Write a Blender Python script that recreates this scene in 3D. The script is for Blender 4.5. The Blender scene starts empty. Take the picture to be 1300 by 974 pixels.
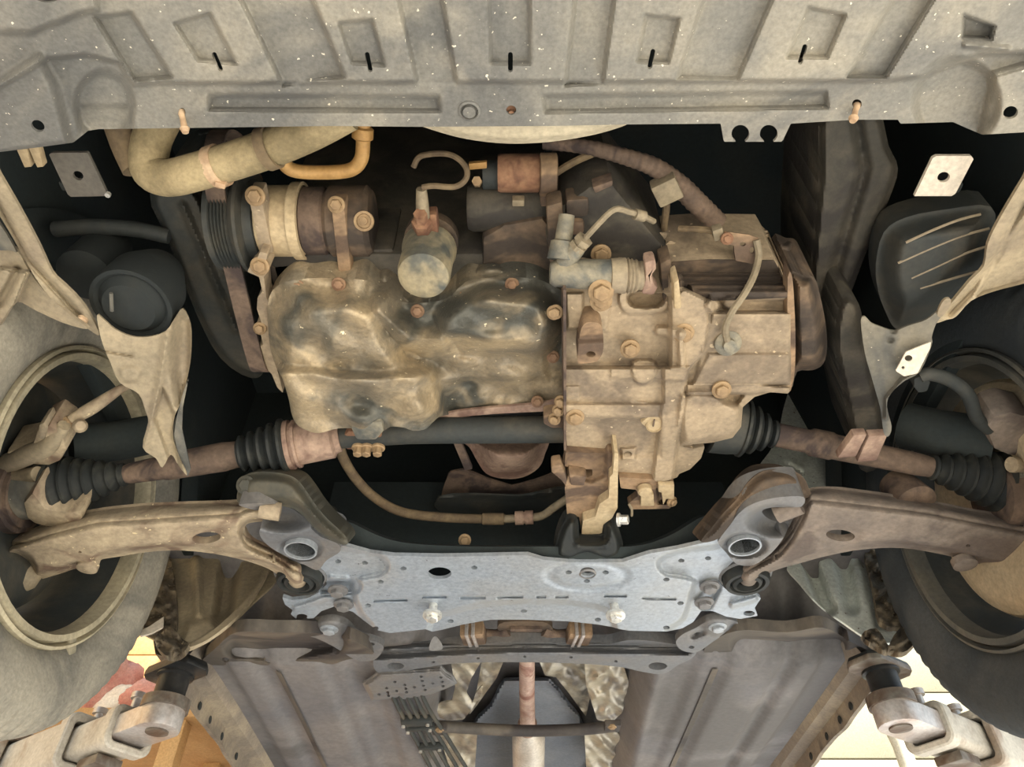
import bpy, bmesh, math, random
import numpy as np
from mathutils import Vector, Matrix
random.seed(4); np.random.seed(4)
S = bpy.context.scene
COL = S.collection
# ------------------------------------------------------------------ camera
F = 1300*26.0/36.0
CAMZ = 1.0
PITCH = math.radians(45.5)
cd = bpy.data.cameras.new('camera'); cam = bpy.data.objects.new('camera', cd); COL.objects.link(cam)
cd.lens = 26.0; cd.sensor_width = 36.0; cd.clip_start = 0.01
cam.location = (0, 0, CAMZ); cam.rotation_euler = (math.pi/2+PITCH, 0, 0)
S.camera = cam
# ------------------------------------------------------------------ light
w = bpy.data.worlds.new('world'); S.world = w; w.use_nodes = True
nt = w.node_tree; nt.nodes.clear()
wo = nt.nodes.new('ShaderNodeOutputWorld'); bg = nt.nodes.new('ShaderNodeBackground')
bg.inputs[0].default_value = (0.74, 0.88, 1.0, 1); bg.inputs[1].default_value = 1.35
nt.links.new(bg.outputs[0], wo.inputs[0])
sd_ = bpy.data.lights.new('sun', 'SUN'); sun = bpy.data.objects.new('sun', sd_); COL.objects.link(sun)
sd_.energy = 21.0; sd_.angle = math.radians(1.0); sd_.color = (1.0, 0.93, 0.83)
SUN_DIR = Vector((-0.30, 0.38, -0.88))
sun.rotation_euler = SUN_DIR.to_track_quat('-Z', 'Y').to_euler()
sun.location = (6, -6, 8)
S.view_settings.view_transform = 'Standard'; S.view_settings.look = 'None'
S.view_settings.gamma = 1.0; S.view_settings.use_curve_mapping = False
S.view_settings.exposure = 0.16
# ------------------------------------------------------------------ helpers: geometry from the calibrated view
C0 = np.array((0, 0, CAMZ))
FW = np.array((0, math.cos(PITCH), math.sin(PITCH))); UP = np.array((0, -math.sin(PITCH), math.cos(PITCH))); RT = np.array((1., 0, 0))
def rays(px, py):
    px = np.asarray(px, float); py = np.asarray(py, float)
    return FW + ((px-650)/F)[..., None]*RT + ((487-py)/F)[..., None]*UP
def P(px, py, h):                       # point at height h above the camera
    d = rays(px, py); return C0 + d*(h/d[..., 2])[..., None]
def PY(px, py, Y):                      # point at distance Y along the car
    d = rays(px, py); return C0 + d*(Y/d[..., 1])[..., None]
def PX(px, py, X):
    d = rays(px, py); return C0 + d*(X/d[..., 0])[..., None]
def mpp(p):                             # metres per pixel at a point
    return float(np.dot(np.asarray(p)-C0, FW))/F
def srgb(r, g, b):
    f = lambda c: (c/255/12.92) if c/255 <= .04045 else ((c/255+.055)/1.055)**2.4
    return (f(r), f(g), f(b), 1)
# ------------------------------------------------------------------ materials
MATS = {}
def M(name, base, dust=None, rough=.7, metal=0., scale=14, dust_amt=.5, speck=None, speck_amt=.1, bump=.25, fine=160, spec=.4, patch=None, patch_amt=.5, soft=.18, poff=11.3):
    m = bpy.data.materials.new(name); m.use_nodes = True; MATS[name] = m
    t = m.node_tree; N = t.nodes; L = t.links; b = N['Principled BSDF']
    tc = N.new('ShaderNodeTexCoord')
    def noise(s, det=5., dist=0., off=0.):
        mp = N.new('ShaderNodeMapping'); mp.inputs['Location'].default_value = (off, off*1.7, off*.3); L.new(tc.outputs['Object'], mp.inputs[0])
        n = N.new('ShaderNodeTexNoise'); n.inputs['Scale'].default_value = s; n.inputs['Detail'].default_value = det; n.inputs['Distortion'].default_value = dist
        n.inputs['Roughness'].default_value = .6
        L.new(mp.outputs[0], n.inputs['Vector']); return n.outputs[0]
    def ramp(src, lo, hi):
        r = N.new('ShaderNodeMapRange'); r.inputs[1].default_value = lo; r.inputs[2].default_value = hi; r.interpolation_type = 'SMOOTHSTEP'; L.new(src, r.inputs[0]); return r.outputs[0]
    def mix(a, bc, fac):
        x = N.new('ShaderNodeMix'); x.data_type = 'RGBA'
        if isinstance(a, tuple): x.inputs[6].default_value = a
        else: L.new(a, x.inputs[6])
        if isinstance(bc, tuple): x.inputs[7].default_value = bc
        else: L.new(bc, x.inputs[7])
        L.new(fac, x.inputs[0]); return x.outputs[2]
    base = srgb(*base); col = base
    if dust: 
        c = 1-dust_amt
        col = mix(col, srgb(*dust), ramp(noise(scale, 6, .4, 3.1), .28+.45*c-soft, .28+.45*c+soft))
    if patch: col = mix(col, srgb(*patch), ramp(noise(scale*.45, 4, .8, poff), .70-.4*patch_amt-.07, .70-.4*patch_amt+.07))
    fn = noise(fine, 4, 0, 5.5)
    dk = N.new('ShaderNodeMix'); dk.data_type = 'RGBA'; dk.blend_type = 'MULTIPLY'; dk.inputs[0].default_value = 1.0
    mr = N.new('ShaderNodeMapRange'); mr.inputs[1].default_value = .3; mr.inputs[2].default_value = .7; mr.inputs[3].default_value = .78; mr.inputs[4].default_value = 1.12; L.new(fn, mr.inputs[0])
    if isinstance(col, tuple): dk.inputs[6].default_value = col
    else: L.new(col, dk.inputs[6])
    L.new(mr.outputs[0], dk.inputs[7]); col = dk.outputs[2]
    if speck:
        v = N.new('ShaderNodeTexNoise'); v.inputs['Scale'].default_value = fine*.75; v.inputs['Detail'].default_value = 2; L.new(tc.outputs['Object'], v.inputs['Vector'])
        col = mix(col, srgb(*speck), ramp(v.outputs[0], .74-.35*speck_amt, .77-.35*speck_amt))
    L.new(col, b.inputs['Base Color'])
    b.inputs['Metallic'].default_value = metal; b.inputs['Specular IOR Level'].default_value = spec
    rr = N.new('ShaderNodeMapRange'); rr.inputs[3].default_value = max(rough-.12, .05); rr.inputs[4].default_value = min(rough+.14, 1); L.new(fn, rr.inputs[0]); L.new(rr.outputs[0], b.inputs['Roughness'])
    if bump:
        bp = N.new('ShaderNodeBump'); bp.inputs['Strength'].default_value = bump; bp.inputs['Distance'].default_value = .004
        L.new(noise(fine*.5, 5, 0, 1.2), bp.inputs['Height']); L.new(bp.outputs[0], b.inputs['Normal'])
    return m
M('tray', (122, 121, 116), (152, 147, 135), .6, .0, 9, .45, speck=(214, 208, 192), speck_amt=.08, bump=.15, patch=(104, 104, 102), patch_amt=.45, fine=260)
M('tray_tan', (176, 166, 144), (192, 182, 158), .7, 0, 10, .4, bump=.15)
M('clip_tan', (168, 138, 110), (196, 170, 140), .6, 0, 40, .5)
M('black', (34, 39, 40), (46, 48, 45), .8, 0, 12, .25, bump=.2)
M('black_plastic', (48, 52, 52), (86, 80, 68), .65, 0, 9, .35, bump=.2)
M('cavity', (40, 48, 50), (50, 54, 52), .9, 0, 6, .3, bump=.2)  # teal lift here and in black stands in for haze over shadows
M('rubber', (98, 97, 92), (156, 150, 136), .85, 0, 6, .55, bump=.25, fine=220)  # pale copy of tyre rubber, lit look of the left wheel in the colour
M('rubber_shaded', (50, 56, 60), (76, 78, 78), .85, 0, 6, .4, bump=.25, fine=220)  # dark copy of tyre rubber, shade of the right wheel in the colour
M('boot_rubber', (30, 34, 35), (66, 66, 60), .6, 0, 20, .35, bump=.1)
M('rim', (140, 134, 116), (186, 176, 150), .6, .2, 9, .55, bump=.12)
M('rim_dark', (82, 84, 82), (112, 108, 98), .65, .2, 9, .5, bump=.12)  # darker copy of rim; carries the right wheel's shade, also used for spokes
M('alu_dust', (148, 133, 112), (172, 154, 129), .75, .05, 16, .5, patch=(122, 109, 94), patch_amt=.34, speck=(190, 172, 144), speck_amt=.08, bump=.35)
M('alu_brown', (128, 106, 84), (158, 132, 104), .75, .05, 18, .5, patch=(92, 76, 64), patch_amt=.4, bump=.35)
M('alu_dark', (84, 72, 62), (112, 94, 76), .75, .05, 18, .45, patch=(62, 54, 48), patch_amt=.4, bump=.35)
M('pan', (122, 114, 100), (178, 160, 130), .42, .25, 11, .50, patch=(84, 84, 78), patch_amt=.42, speck=(222, 208, 176), speck_amt=.07, bump=.55, fine=170, poff=7.7)
M('gear_cream', (172, 153, 122), (192, 174, 142), .7, 0, 20, .5, patch=(150, 124, 92), patch_amt=.3, bump=.2)
M('rust', (124, 90, 70), (148, 114, 88), .85, 0, 24, .5, patch=(92, 62, 52), patch_amt=.4, bump=.4)
M('rust_pink', (146, 122, 108), (170, 146, 128), .8, .1, 24, .5, patch=(118, 94, 84), patch_amt=.4, bump=.35)
M('rust_dark', (92, 78, 68), (116, 98, 84), .85, 0, 24, .5, patch=(64, 54, 52), patch_amt=.4, bump=.4)
M('arm_tan', (146, 132, 112), (180, 164, 138), .72, .1, 16, .5, patch=(112, 92, 78), patch_amt=.35, speck=(205, 188, 152), speck_amt=.12, bump=.35)
M('arm_shaded', (112, 103, 96), (138, 126, 115), .72, .1, 16, .5, patch=(98, 88, 82), patch_amt=.4, bump=.35)  # darker copy of the tan arm; right side's shade put into the colour
M('subframe', (156, 166, 178), (160, 164, 168), .38, .35, 6, .4, speck=(96, 98, 100), speck_amt=.03, bump=.08)  # blue in the base colour stands in for reflected sky
M('subframe_dark', (108, 111, 116), (124, 120, 116), .5, .25, 8, .45, bump=.12)
M('tower', (66, 66, 60), (104, 96, 78), .6, .1, 9, .4, bump=.15)
M('under', (104, 103, 106), (124, 120, 118), .62, .05, 5, .45, patch=(92, 90, 90), patch_amt=.35, bump=.18, fine=90)
M('under_dark', (78, 74, 70), (104, 96, 86), .65, .05, 6, .45, patch=(58, 54, 54), patch_amt=.35, bump=.25, fine=90)
M('sill', (120, 111, 101), (150, 138, 119), .7, .05, 10, .45, patch=(92, 84, 78), patch_amt=.3, bump=.35)
M('mud', (84, 76, 66), (128, 116, 96), .95, 0, 26, .45, speck=(160, 146, 120), speck_amt=.12, bump=.8, fine=110)
M('pale_lit_panel', (222, 228, 220), (200, 204, 196), .6, 0, 8, .4, patch=(150, 150, 138), patch_amt=.2, speck=(104, 88, 68), speck_amt=.12, bump=.1)  # pale body colour, albedo raised to stand in for sunlight
M('liner_tan', (138, 127, 107), (164, 150, 125), .7, 0, 12, .5, patch=(136, 124, 106), patch_amt=.3, bump=.2)
M('liner_grey', (112, 108, 98), (146, 138, 120), .65, 0, 9, .45, patch=(72, 74, 74), patch_amt=.4, speck=(190, 180, 160), speck_amt=.06, bump=.15)
M('bright_plate', (206, 196, 182), (216, 206, 190), .6, .0, 5, .5, bump=.03)
M('dark_plate', (92, 89, 84), (104, 99, 92), .6, .0, 5, .5, bump=.05)
M('zinc', (214, 214, 210), (232, 230, 222), .3, .7, 30, .5, bump=.05)
M('bolt_metal', (134, 112, 86), (160, 136, 104), .6, .3, 40, .5, bump=.15)
M('bolt_rust', (128, 100, 80), (148, 120, 96), .8, .1, 60, .5, bump=.2)
M('hose_tan', (116, 104, 78), (166, 150, 116), .8, 0, 12, .55, bump=.35, fine=220)
M('gold_pipe', (160, 124, 74), (180, 144, 92), .5, .2, 20, .5, bump=.1)
M('hose_brown', (96, 82, 66), (120, 104, 80), .85, 0, 30, .5, bump=.3)
M('wire', (122, 112, 94), (142, 130, 108), .7, 0, 30, .5)
M('slave', (84, 88, 88), (150, 142, 122), .6, .2, 22, .5, bump=.3)
M('filter', (92, 92, 84), (160, 148, 120), .55, .1, 16, .55, patch=(78, 82, 80), patch_amt=.35, bump=.15)
M('shield', (176, 164, 140), (200, 186, 160), .5, .4, 6, .5, bump=.05)  # bright tone stands in for light on the right brake shield
M('foil', (168, 158, 138), (188, 182, 168), .36, .5, 16, .5, patch=(136, 130, 124), patch_amt=.35, bump=.3, fine=60)
M('tunnel', (112, 118, 128), (132, 136, 142), .6, .2, 5, .45, bump=.1)
M('exhaust', (168, 140, 130), (190, 166, 152), .6, .3, 24, .5, patch=(140, 102, 92), patch_amt=.35, bump=.25)
M('muffler', (206, 200, 190), (190, 180, 168), .5, .35, 10, .4, bump=.15)
M('lift_paint', (162, 155, 143), (188, 182, 170), .5, .0, 8, .5, patch=(134, 114, 96), patch_amt=.22, bump=.12)
M('lift_dark', (110, 106, 100), (150, 142, 130), .5, .3, 12, .45, patch=(84, 66, 54), patch_amt=.35, bump=.2)
M('lift_black', (30, 32, 34), (58, 56, 54), .45, .2, 16, .35, bump=.15)
M('fresh_metal', (196, 192, 190), (166, 150, 140), .4, .5, 16, .45, bump=.1)
M('siding', (158, 154, 132), (152, 147, 126), .6, 0, 2, .5, bump=.02)
M('downpipe', (206, 202, 186), None, .5, 0, bump=.02)
M('plaster', (222, 204, 166), (206, 184, 146), .9, 0, 2, .5, bump=.1)
M('wood', (176, 136, 88), (192, 156, 108), .8, 0, 5, .5, bump=.1)
M('asphalt', (112, 112, 114), (128, 128, 128), .9, 0, 3, .5, bump=.1)
M('shaded_metal', (60, 58, 52), (84, 78, 68), .7, .05, 18, .45, patch=(50, 47, 44), patch_amt=.4, bump=.35)  # dark tone stands in for weak light on deep engine parts
M('disc_grey', (138, 138, 128), (164, 160, 146), .5, .2, 6, .5, bump=.05)
M('garage_floor', (162, 168, 176), (176, 180, 186), .8, 0, 2, .5, patch=(104, 106, 110), patch_amt=.35, bump=.1)
M('concrete', (186, 182, 172), (200, 196, 186), .9, 0, 2.5, .5, patch=(150, 144, 132), patch_amt=.35, bump=.1)
M('red_plastic', (186, 120, 108), (204, 156, 142), .6, 0, 12, .5, bump=.05)
M('blue_plastic', (92, 128, 170), (110, 144, 180), .5, 0, 12, .5, bump=.02)
M('white_cloth', (228, 220, 206), (214, 200, 184), .9, 0, 12, .5, bump=.3)
M('car_paint', (196, 200, 194), None, .3, .2, bump=0)
# ------------------------------------------------------------------ object builders
def wpos(o):
    p = Vector((0, 0, 0))
    while o: p += o.location; o = o.parent
    return p
def mk(name, verts, faces, mat, parent=None, sharp=38, smooth=True):
    v = np.asarray(verts, float).reshape(-1, 3)
    c = (v.min(0)+v.max(0))/2
    me = bpy.data.meshes.new(name)
    me.from_pydata((v-c).tolist(), [], [tuple(int(i) for i in f) for f in faces])
    me.validate(); me.update()
    if smooth:
        me.polygons.foreach_set('use_smooth', [True]*len(me.polygons))
        me.set_sharp_from_angle(angle=math.radians(sharp))
    me.materials.append(MATS[mat] if isinstance(mat, str) else mat)
    o = bpy.data.objects.new(name, me); COL.objects.link(o)
    if parent: o.parent = parent; o.location = Vector(c)-wpos(parent)
    else: o.location = c
    return o
def tag(o, label, cat, group=None):
    o['label'] = label; o['category'] = cat
    if group: o['group'] = group
    return o
def thing(name, label, cat, loc=(0, 0, 0), group=None):
    o = bpy.data.objects.new(name, None); COL.objects.link(o); o.empty_display_size = .02
    o.location = Vector([float(x) for x in loc]); return tag(o, label, cat, group)
def struct(o): o['kind'] = 'structure'; return o
def merge(*geos):
    V = []; Fc = []; n = 0
    for v, f in geos:
        v = np.asarray(v, float).reshape(-1, 3); V.append(v); Fc += [tuple(i+n for i in q) for q in f]; n += len(v)
    return np.concatenate(V), Fc
# -- signed distances in picture units (negative inside)
def poly(pts): 
    A = np.array(pts, float)
    def f(x, y):
        d = np.full(x.shape, 1e9); ins = np.zeros(x.shape, bool)
        for i in range(len(A)):
            ax, ay = A[i-1]; bx, by = A[i]
            ex, ey = bx-ax, by-ay; L2 = ex*ex+ey*ey+1e-12
            t = np.clip(((x-ax)*ex+(y-ay)*ey)/L2, 0, 1)
            d = np.minimum(d, (x-ax-t*ex)**2+(y-ay-t*ey)**2)
            if ay != by:
                c = ((ay > y) != (by > y)) & (x < (bx-ax)*(y-ay)/(by-ay)+ax); ins ^= c
        d = np.sqrt(d); return np.where(ins, -d, d)
    return f
def ell(cx, cy, rx, ry=None, a=0.):
    ry = rx if ry is None else ry; ca, sa = math.cos(math.radians(a)), math.sin(math.radians(a))
    def f(x, y):
        u = (x-cx)*ca+(y-cy)*sa; v = -(x-cx)*sa+(y-cy)*ca
        return (np.sqrt((u/rx)**2+(v/ry)**2)-1)*min(rx, ry)
    return f
def line(pts, r):
    A = np.array(pts, float)
    def f(x, y):
        d = np.full(x.shape, 1e9)
        for i in range(len(A)-1):
            ax, ay = A[i]; ex, ey = A[i+1]-A[i]; t = np.clip(((x-ax)*ex+(y-ay)*ey)/(ex*ex+ey*ey+1e-12), 0, 1)
            d = np.minimum(d, np.hypot(x-ax-t*ex, y-ay-t*ey))
        return d-r
    return f
def cr(pts, n=5, closed=True):          # Catmull-Rom smoothing
    A = [np.array(p, float) for p in pts]; m = len(A); out = []
    rng = range(m) if closed else range(m-1)
    for i in rng:
        g = (lambda k: A[k % m]) if closed else (lambda k: A[min(max(k, 0), m-1)])
        p0, p1, p2, p3 = g(i-1), g(i), g(i+1), g(i+2)
        for j in range(n):
            t = j/n; out.append(.5*((2*p1)+(-p0+p2)*t+(2*p0-5*p1+4*p2-p3)*t*t+(-p0+3*p1-3*p2+p3)*t**3))
    if not closed: out.append(A[-1])
    return out
def sstep(a, b, x):
    t = np.clip((x-a)/(b-a), 0, 1); return t*t*(3-2*t)
def hplane(h): return (C0+np.array((0, 0, h)), np.array((0, 0, 1.)))
def tplane(px, py, h, nx=0., ny=0.):    # tilted plane through a point; (nx, ny) = -slope
    n = np.array((nx, ny, 1.)); return (P(px, py, h), n/np.linalg.norm(n))
def on_plane(plane, px, py, rel=0.):
    p0, n = plane; d = rays(px, py); t = (rel+np.dot(p0-C0, n))/(d@n)
    return C0+d*t[..., None]
def sheet_geo(outline, plane, zones=(), holes=(), step=3., thick=.003, extra=None, wob=0.):
    f0 = outline if callable(outline) else poly(outline)
    hs = list(holes)
    if callable(outline): x0, y0, x1, y1 = outline.bb
    else:
        A = np.array(outline); x0, y0 = A.min(0)-step; x1, y1 = A.max(0)+step
    nx = int((x1-x0)/step)+2; ny = int((y1-y0)/step)+2
    gx, gy = np.meshgrid(x0+step*np.arange(nx), y0+step*np.arange(ny))
    sdf = f0(gx, gy)
    for h in hs: sdf = np.maximum(sdf, -h(gx, gy))
    sdf = np.where(np.abs(sdf) < 1e-6, -1e-6, sdf)
    ins = sdf < 0
    idx = {}; pts = []
    def gv(j, i):
        k = (j, i)
        if k not in idx: idx[k] = len(pts); pts.append((gx[j, i], gy[j, i]))
        return idx[k]
    def ev(j0, i0, j1, i1):
        k = ('e', min((j0, i0), (j1, i1)), max((j0, i0), (j1, i1)))
        if k not in idx:
            a, b = sdf[j0, i0], sdf[j1, i1]; t = a/(a-b)
            idx[k] = len(pts); pts.append((gx[j0, i0]+t*(gx[j1, i1]-gx[j0, i0]), gy[j0, i0]+t*(gy[j1, i1]-gy[j0, i0])))
        return idx[k]
    faces = []
    cnt = ins[:-1, :-1].astype(int)+ins[1:, :-1]+ins[:-1, 1:]+ins[1:, 1:]
    for j, i in zip(*np.nonzero(cnt)):
        cs = ((j, i), (j, i+1), (j+1, i+1), (j+1, i)); f = []
        for k in range(4):
            a, b = cs[k], cs[(k+1) % 4]
            if ins[a]: f.append(gv(*a))
            if ins[a] != ins[b]: f.append(ev(a[0], a[1], b[0], b[1]))
        if len(f) > 2: faces.append(f)
    p = np.array(pts); rel = np.zeros(len(p))
    for z in zones: rel += z[1]*sstep(z[2]/2, -z[2]/2, z[0](p[:, 0], p[:, 1]))
    if extra is not None: rel += extra(p[:, 0], p[:, 1], f0(p[:, 0], p[:, 1]))
    V = on_plane(plane, p[:, 0], p[:, 1], rel)
    n = len(V); V2 = V+plane[1]*thick
    ec = {}
    for f in faces:
        for a, b in zip(f, f[1:]+f[:1]):
            if (b, a) in ec: del ec[(b, a)]
            else: ec[(a, b)] = 1
    allf = [tuple(f) for f in faces]+[tuple(i+n for i in f[::-1]) for f in faces]+[(b, a, a+n, b+n) for a, b in ec]
    return np.concatenate([V, V2]), allf
def sheet(name, outline, plane, mat, parent=None, zones=(), holes=(), step=3., thick=.003, extra=None, sharp=50):
    v, f = sheet_geo(outline, plane, zones, holes, step, thick, extra)
    return mk(name, v, f, mat, parent, sharp)
# -- solids
def basis(d):
    d = np.asarray(d, float); d = d/np.linalg.norm(d)
    a = np.array((0, 0, 1.)) if abs(d[2]) < .9 else np.array((1., 0, 0))
    u = np.cross(a, d); u /= np.linalg.norm(u); return d, u, np.cross(d, u)
def lathe_geo(o, d, prof, segs=32, closed=False, mod=None, a0=0., a1=360., caps=True):
    o = np.asarray(o, float); d, u, v = basis(d)
    full = abs(a1-a0) >= 359.9; m = segs if full else segs+1
    A = np.radians(a0+(a1-a0)*np.arange(m)/segs)
    V = []; Fc = []
    for k, (t, r) in enumerate(prof):
        rr = np.full(m, r) if mod is None else np.array([mod(k, j, r) for j in range(m)])
        V.append(o+d*t+(np.cos(A)[:, None]*u+np.sin(A)[:, None]*v)*rr[:, None])
    K = len(prof)
    for k in range(K if closed else K-1):
        k2 = (k+1) % K
        for j in range(m if full else m-1):
            j2 = (j+1) % m; Fc.append((k*m+j, k*m+j2, k2*m+j2, k2*m+j))
    if not closed and full and caps:
        if prof[0][1] > 1e-5: Fc.append(tuple(range(m))[::-1])
        if prof[-1][1] > 1e-5: Fc.append(tuple((K-1)*m+j for j in range(m)))
    return np.concatenate(V), Fc
def lathe(name, o, d, prof, mat, parent=None, segs=32, **k):
    v, f = lathe_geo(o, d, prof, segs, **k); return mk(name, v, f, mat, parent)
def tube_geo(pts, r, segs=14, sm=6, ring=None):
    pts = [np.asarray(p, float) for p in pts]
    rs = list(r) if hasattr(r, '__len__') else [r]*len(pts)
    if sm and len(pts) > 2:
        q = cr([np.append(p, a) for p, a in zip(pts, rs)], sm, False); pts = [x[:3] for x in q]; rs = [x[3] for x in q]
    if ring: 
        L = np.cumsum([0]+[np.linalg.norm(b-a) for a, b in zip(pts, pts[1:])]); N = int(L[-1]/ring[0])*4
        s = np.linspace(0, L[-1], N+1); A = np.array(pts)
        np_ = [np.array([np.interp(x, L, A[:, k]) for k in range(3)]) for x in s]
        rs = [np.interp(x, L, rs)*(1+ring[1]*(1 if (i//2) % 2 else 0)) for i, x in enumerate(s)]; pts = np_
    n = len(pts); T = []
    for i in range(n):
        t = pts[min(i+1, n-1)]-pts[max(i-1, 0)]; T.append(t/(np.linalg.norm(t)+1e-12))
    d, u, v = basis(T[0]); V = []; Fc = []
    A = 2*np.pi*np.arange(segs)/segs
    for i in range(n):
        u = u-T[i]*np.dot(u, T[i]); u /= np.linalg.norm(u); v = np.cross(T[i], u)
        V.append(pts[i]+(np.cos(A)[:, None]*u+np.sin(A)[:, None]*v)*rs[i])
        if i:
            for j in range(segs):
                j2 = (j+1) % segs; Fc.append(((i-1)*segs+j, (i-1)*segs+j2, i*segs+j2, i*segs+j))
    Fc.append(tuple(range(segs))[::-1]); Fc.append(tuple((n-1)*segs+j for j in range(segs)))
    return np.concatenate(V), Fc
def tube(name, pts, r, mat, parent=None, **k):
    v, f = tube_geo(pts, r, **k); return mk(name, v, f, mat, parent)
def prism_geo(world_pts, ext, bevel=.003, seg=2, taper=1.0):
    bm = bmesh.new(); A = np.array([np.asarray(p, float) for p in world_pts]); c = A.mean(0); ext = np.asarray(ext, float)
    a = [bm.verts.new(p) for p in A]; b = [bm.verts.new(c+(p-c)*taper+ext) for p in A]
    n = len(a); bm.faces.new(a); bm.faces.new(b[::-1])
    for i in range(n): bm.faces.new((a[i-1], b[i-1], b[i], a[i])) 
    bmesh.ops.recalc_face_normals(bm, faces=bm.faces)
    if bevel: bmesh.ops.bevel(bm, geom=list(bm.edges), offset=bevel, segments=seg, affect='EDGES', profile=.6, clamp_overlap=True)
    bm.verts.index_update()
    V = [v.co[:] for v in bm.verts]; Fc = [tuple(v.index for v in f.verts) for f in bm.faces]; bm.free(); return np.array(V), Fc
def prism(name, pts, h, up, mat, parent=None, bevel=.003, taper=1.0, dirv=(0, 0, 1)):
    W = [P(x, y, h) for x, y in pts]; v, f = prism_geo(W, np.array(dirv, float)*up, bevel, 2, taper); return mk(name, v, f, mat, parent)
def box_geo(c, size, rot=None, bevel=.003):
    sx, sy, sz = np.array(size)/2; R = np.eye(3) if rot is None else np.array(rot)
    q = [(-sx, -sy, -sz), (sx, -sy, -sz), (sx, sy, -sz), (-sx, sy, -sz)]
    return prism_geo([np.asarray(c)+R@np.array(p) for p in q], R@np.array((0, 0, 2*sz)), bevel)
def box(name, c, size, mat, parent=None, rot=None, bevel=.003):
    v, f = box_geo(c, size, rot, bevel); return mk(name, v, f, mat, parent)
def rotz(a): a = math.radians(a); return np.array(((math.cos(a), -math.sin(a), 0), (math.sin(a), math.cos(a), 0), (0, 0, 1)))
def bolt_geo(p, d, r=.008, L=.006, washer=True):
    p = np.asarray(p, float); d = np.asarray(d, float)/np.linalg.norm(d)
    g = [lathe_geo(p-d*.002, d, [(0, r), (L+.001, r), (L+.002, r*.8), (L+.002, r*.3)], 6)]
    if washer: g.append(lathe_geo(p-d*.002, d, [(0, r*1.45), (.003, r*1.45), (.004, r*1.2)], 18))
    return merge(*g)
def bolt(p, d=(0, -.3, -1), r=.008, L=.006, mat='bolt_metal', parent=None, name='bolt'):
    v, f = bolt_geo(p, d, r, L); return mk(name, v, f, mat, parent, sharp=25)
DN = (0, 0, -1)
# ================================================================== SETTING
struct(mk('ground', [(-16, -16, -.02), (16, -16, -.02), (16, 16, -.02), (-16, 16, -.02)], [(0, 1, 2, 3)], 'asphalt'))
struct(mk('bounce_apron', [(-.5, -7, -.008), (8, -7, -.008), (8, 4, -.008), (2.05, 4, -.008), (2.05, .48, -.008), (-.5, .48, -.008)], [(0, 1, 2, 3, 4, 5)], 'concrete'))  # unseen pale slab shaped to bounce sun up from the front right
struct(box('floor', (-.6, 3.6, -.005), (5.2, 6.2, .03), 'garage_floor', bevel=.004))
struct(box('sun_screen', (.55, 2.5, 3.95), (2.9, 6.6, .1), 'plaster'))  # unseen slab added to keep direct sun off the floor under the car
wb = struct(box('wall_back', (0, 5.9, 2.2), (11, .15, 4.4), 'plaster'))
wr = struct(box('wall_right', (4.6, 4.5, 2.2), (.12, 3.0, 4.4), 'siding'))
for k in range(9):
    struct(box('siding_panel', (4.51, 4.5, .25+.49*k), (.03, 2.9, .480), 'siding', wr, bevel=.006))
wl = struct(box('wall_left', (-3.3, 2.2, 2.2), (.12, 7.4, 4.4), 'plaster'))
for k in range(14):
    struct(box('wood_plank', (-3.22, 3.6, .16+.30*k), (.03, 4.5, .292), 'wood', wl, bevel=.004))
for k in range(9):
    struct(box('siding_panel', (2.4, 5.80, .25+.49*k), (4.2, .03, .480), 'siding', wb, bevel=.006))
for k in range(14):
    struct(box('wood_plank', (-1.9, 5.80, .16+.30*k), (3.0, .03, .292), 'wood', wb, bevel=.004))
dp = thing('downpipe', 'pale round downpipe on the cream siding behind the right lift arm', 'pipe', (2.06, 3.9, 0))
a = PY(1145, 925, 3.3); b = PY(1168, 985, 3.3)
dpv = np.array((a[0]-.02, 3.32, 0)); dp.location = Vector(dpv)
tube('pipe_run', [dpv+np.array((0, 0, .05)), dpv+np.array((0, 0, 2.17)), dpv+np.array((-.01, .0, 2.24))], .036, 'downpipe', dp, sm=0)
lathe('pipe_collar', dpv+np.array((0, 0, 2.02)), (0, 0, 1), [(0, .037), (.0, .044), (.05, .044), (.05, .037)], 'downpipe', dp)
# things on a shelf behind the left lift arm
shelf_z = 1.99
sh = thing('wooden_shelf', 'light wooden shelf board on posts behind the left lift arm', 'shelf', (-1.75, 2.7, 0))
box('shelf_board', (-1.72, 2.72, shelf_z-.015), (1.5, .5, .03), 'wood', sh)
for x in (-2.40, -1.1): 
    for y in (2.52, 2.92): box('post', (x, y, shelf_z/2-.015), (.06, .06, shelf_z-.03), 'wood', sh)
for k in range(5): box('back_board', (-1.72, 2.96, shelf_z+.05+.102*k), (1.5, .02, .098), 'wood', sh, bevel=.003)
def blob(name, c, s, mat, lab, cat, seed, rough=.18):
    rnd = random.Random(seed); V = []; Fc = []; nu, nv = 18, 12
    ph = [rnd.uniform(0, 6) for _ in range(8)]
    for j in range(nv+1):
        for i in range(nu):
            th = math.pi*j/nv; fi = 2*math.pi*i/nu
            r = 1+rough*(math.sin(3*fi+ph[0])*math.sin(2*th+ph[1])+.6*math.sin(5*fi+ph[2]+3*th)+.5*math.cos(4*th+ph[3]))
            z = math.cos(th)*r
            V.append((c[0]+s[0]*math.sin(th)*math.cos(fi)*r, c[1]+s[1]*math.sin(th)*math.sin(fi)*r, c[2]+s[2]*max(z, -.8)))
    for j in range(nv):
        for i in range(nu): i2 = (i+1) % nu; Fc.append((j*nu+i, j*nu+i2, (j+1)*nu+i2, (j+1)*nu+i))
    return tag(mk(name, V, Fc, mat, None, 60), lab, cat)
def on_shelf(px, w): 
    d = PY(px, 880, 2.62); return d
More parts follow.
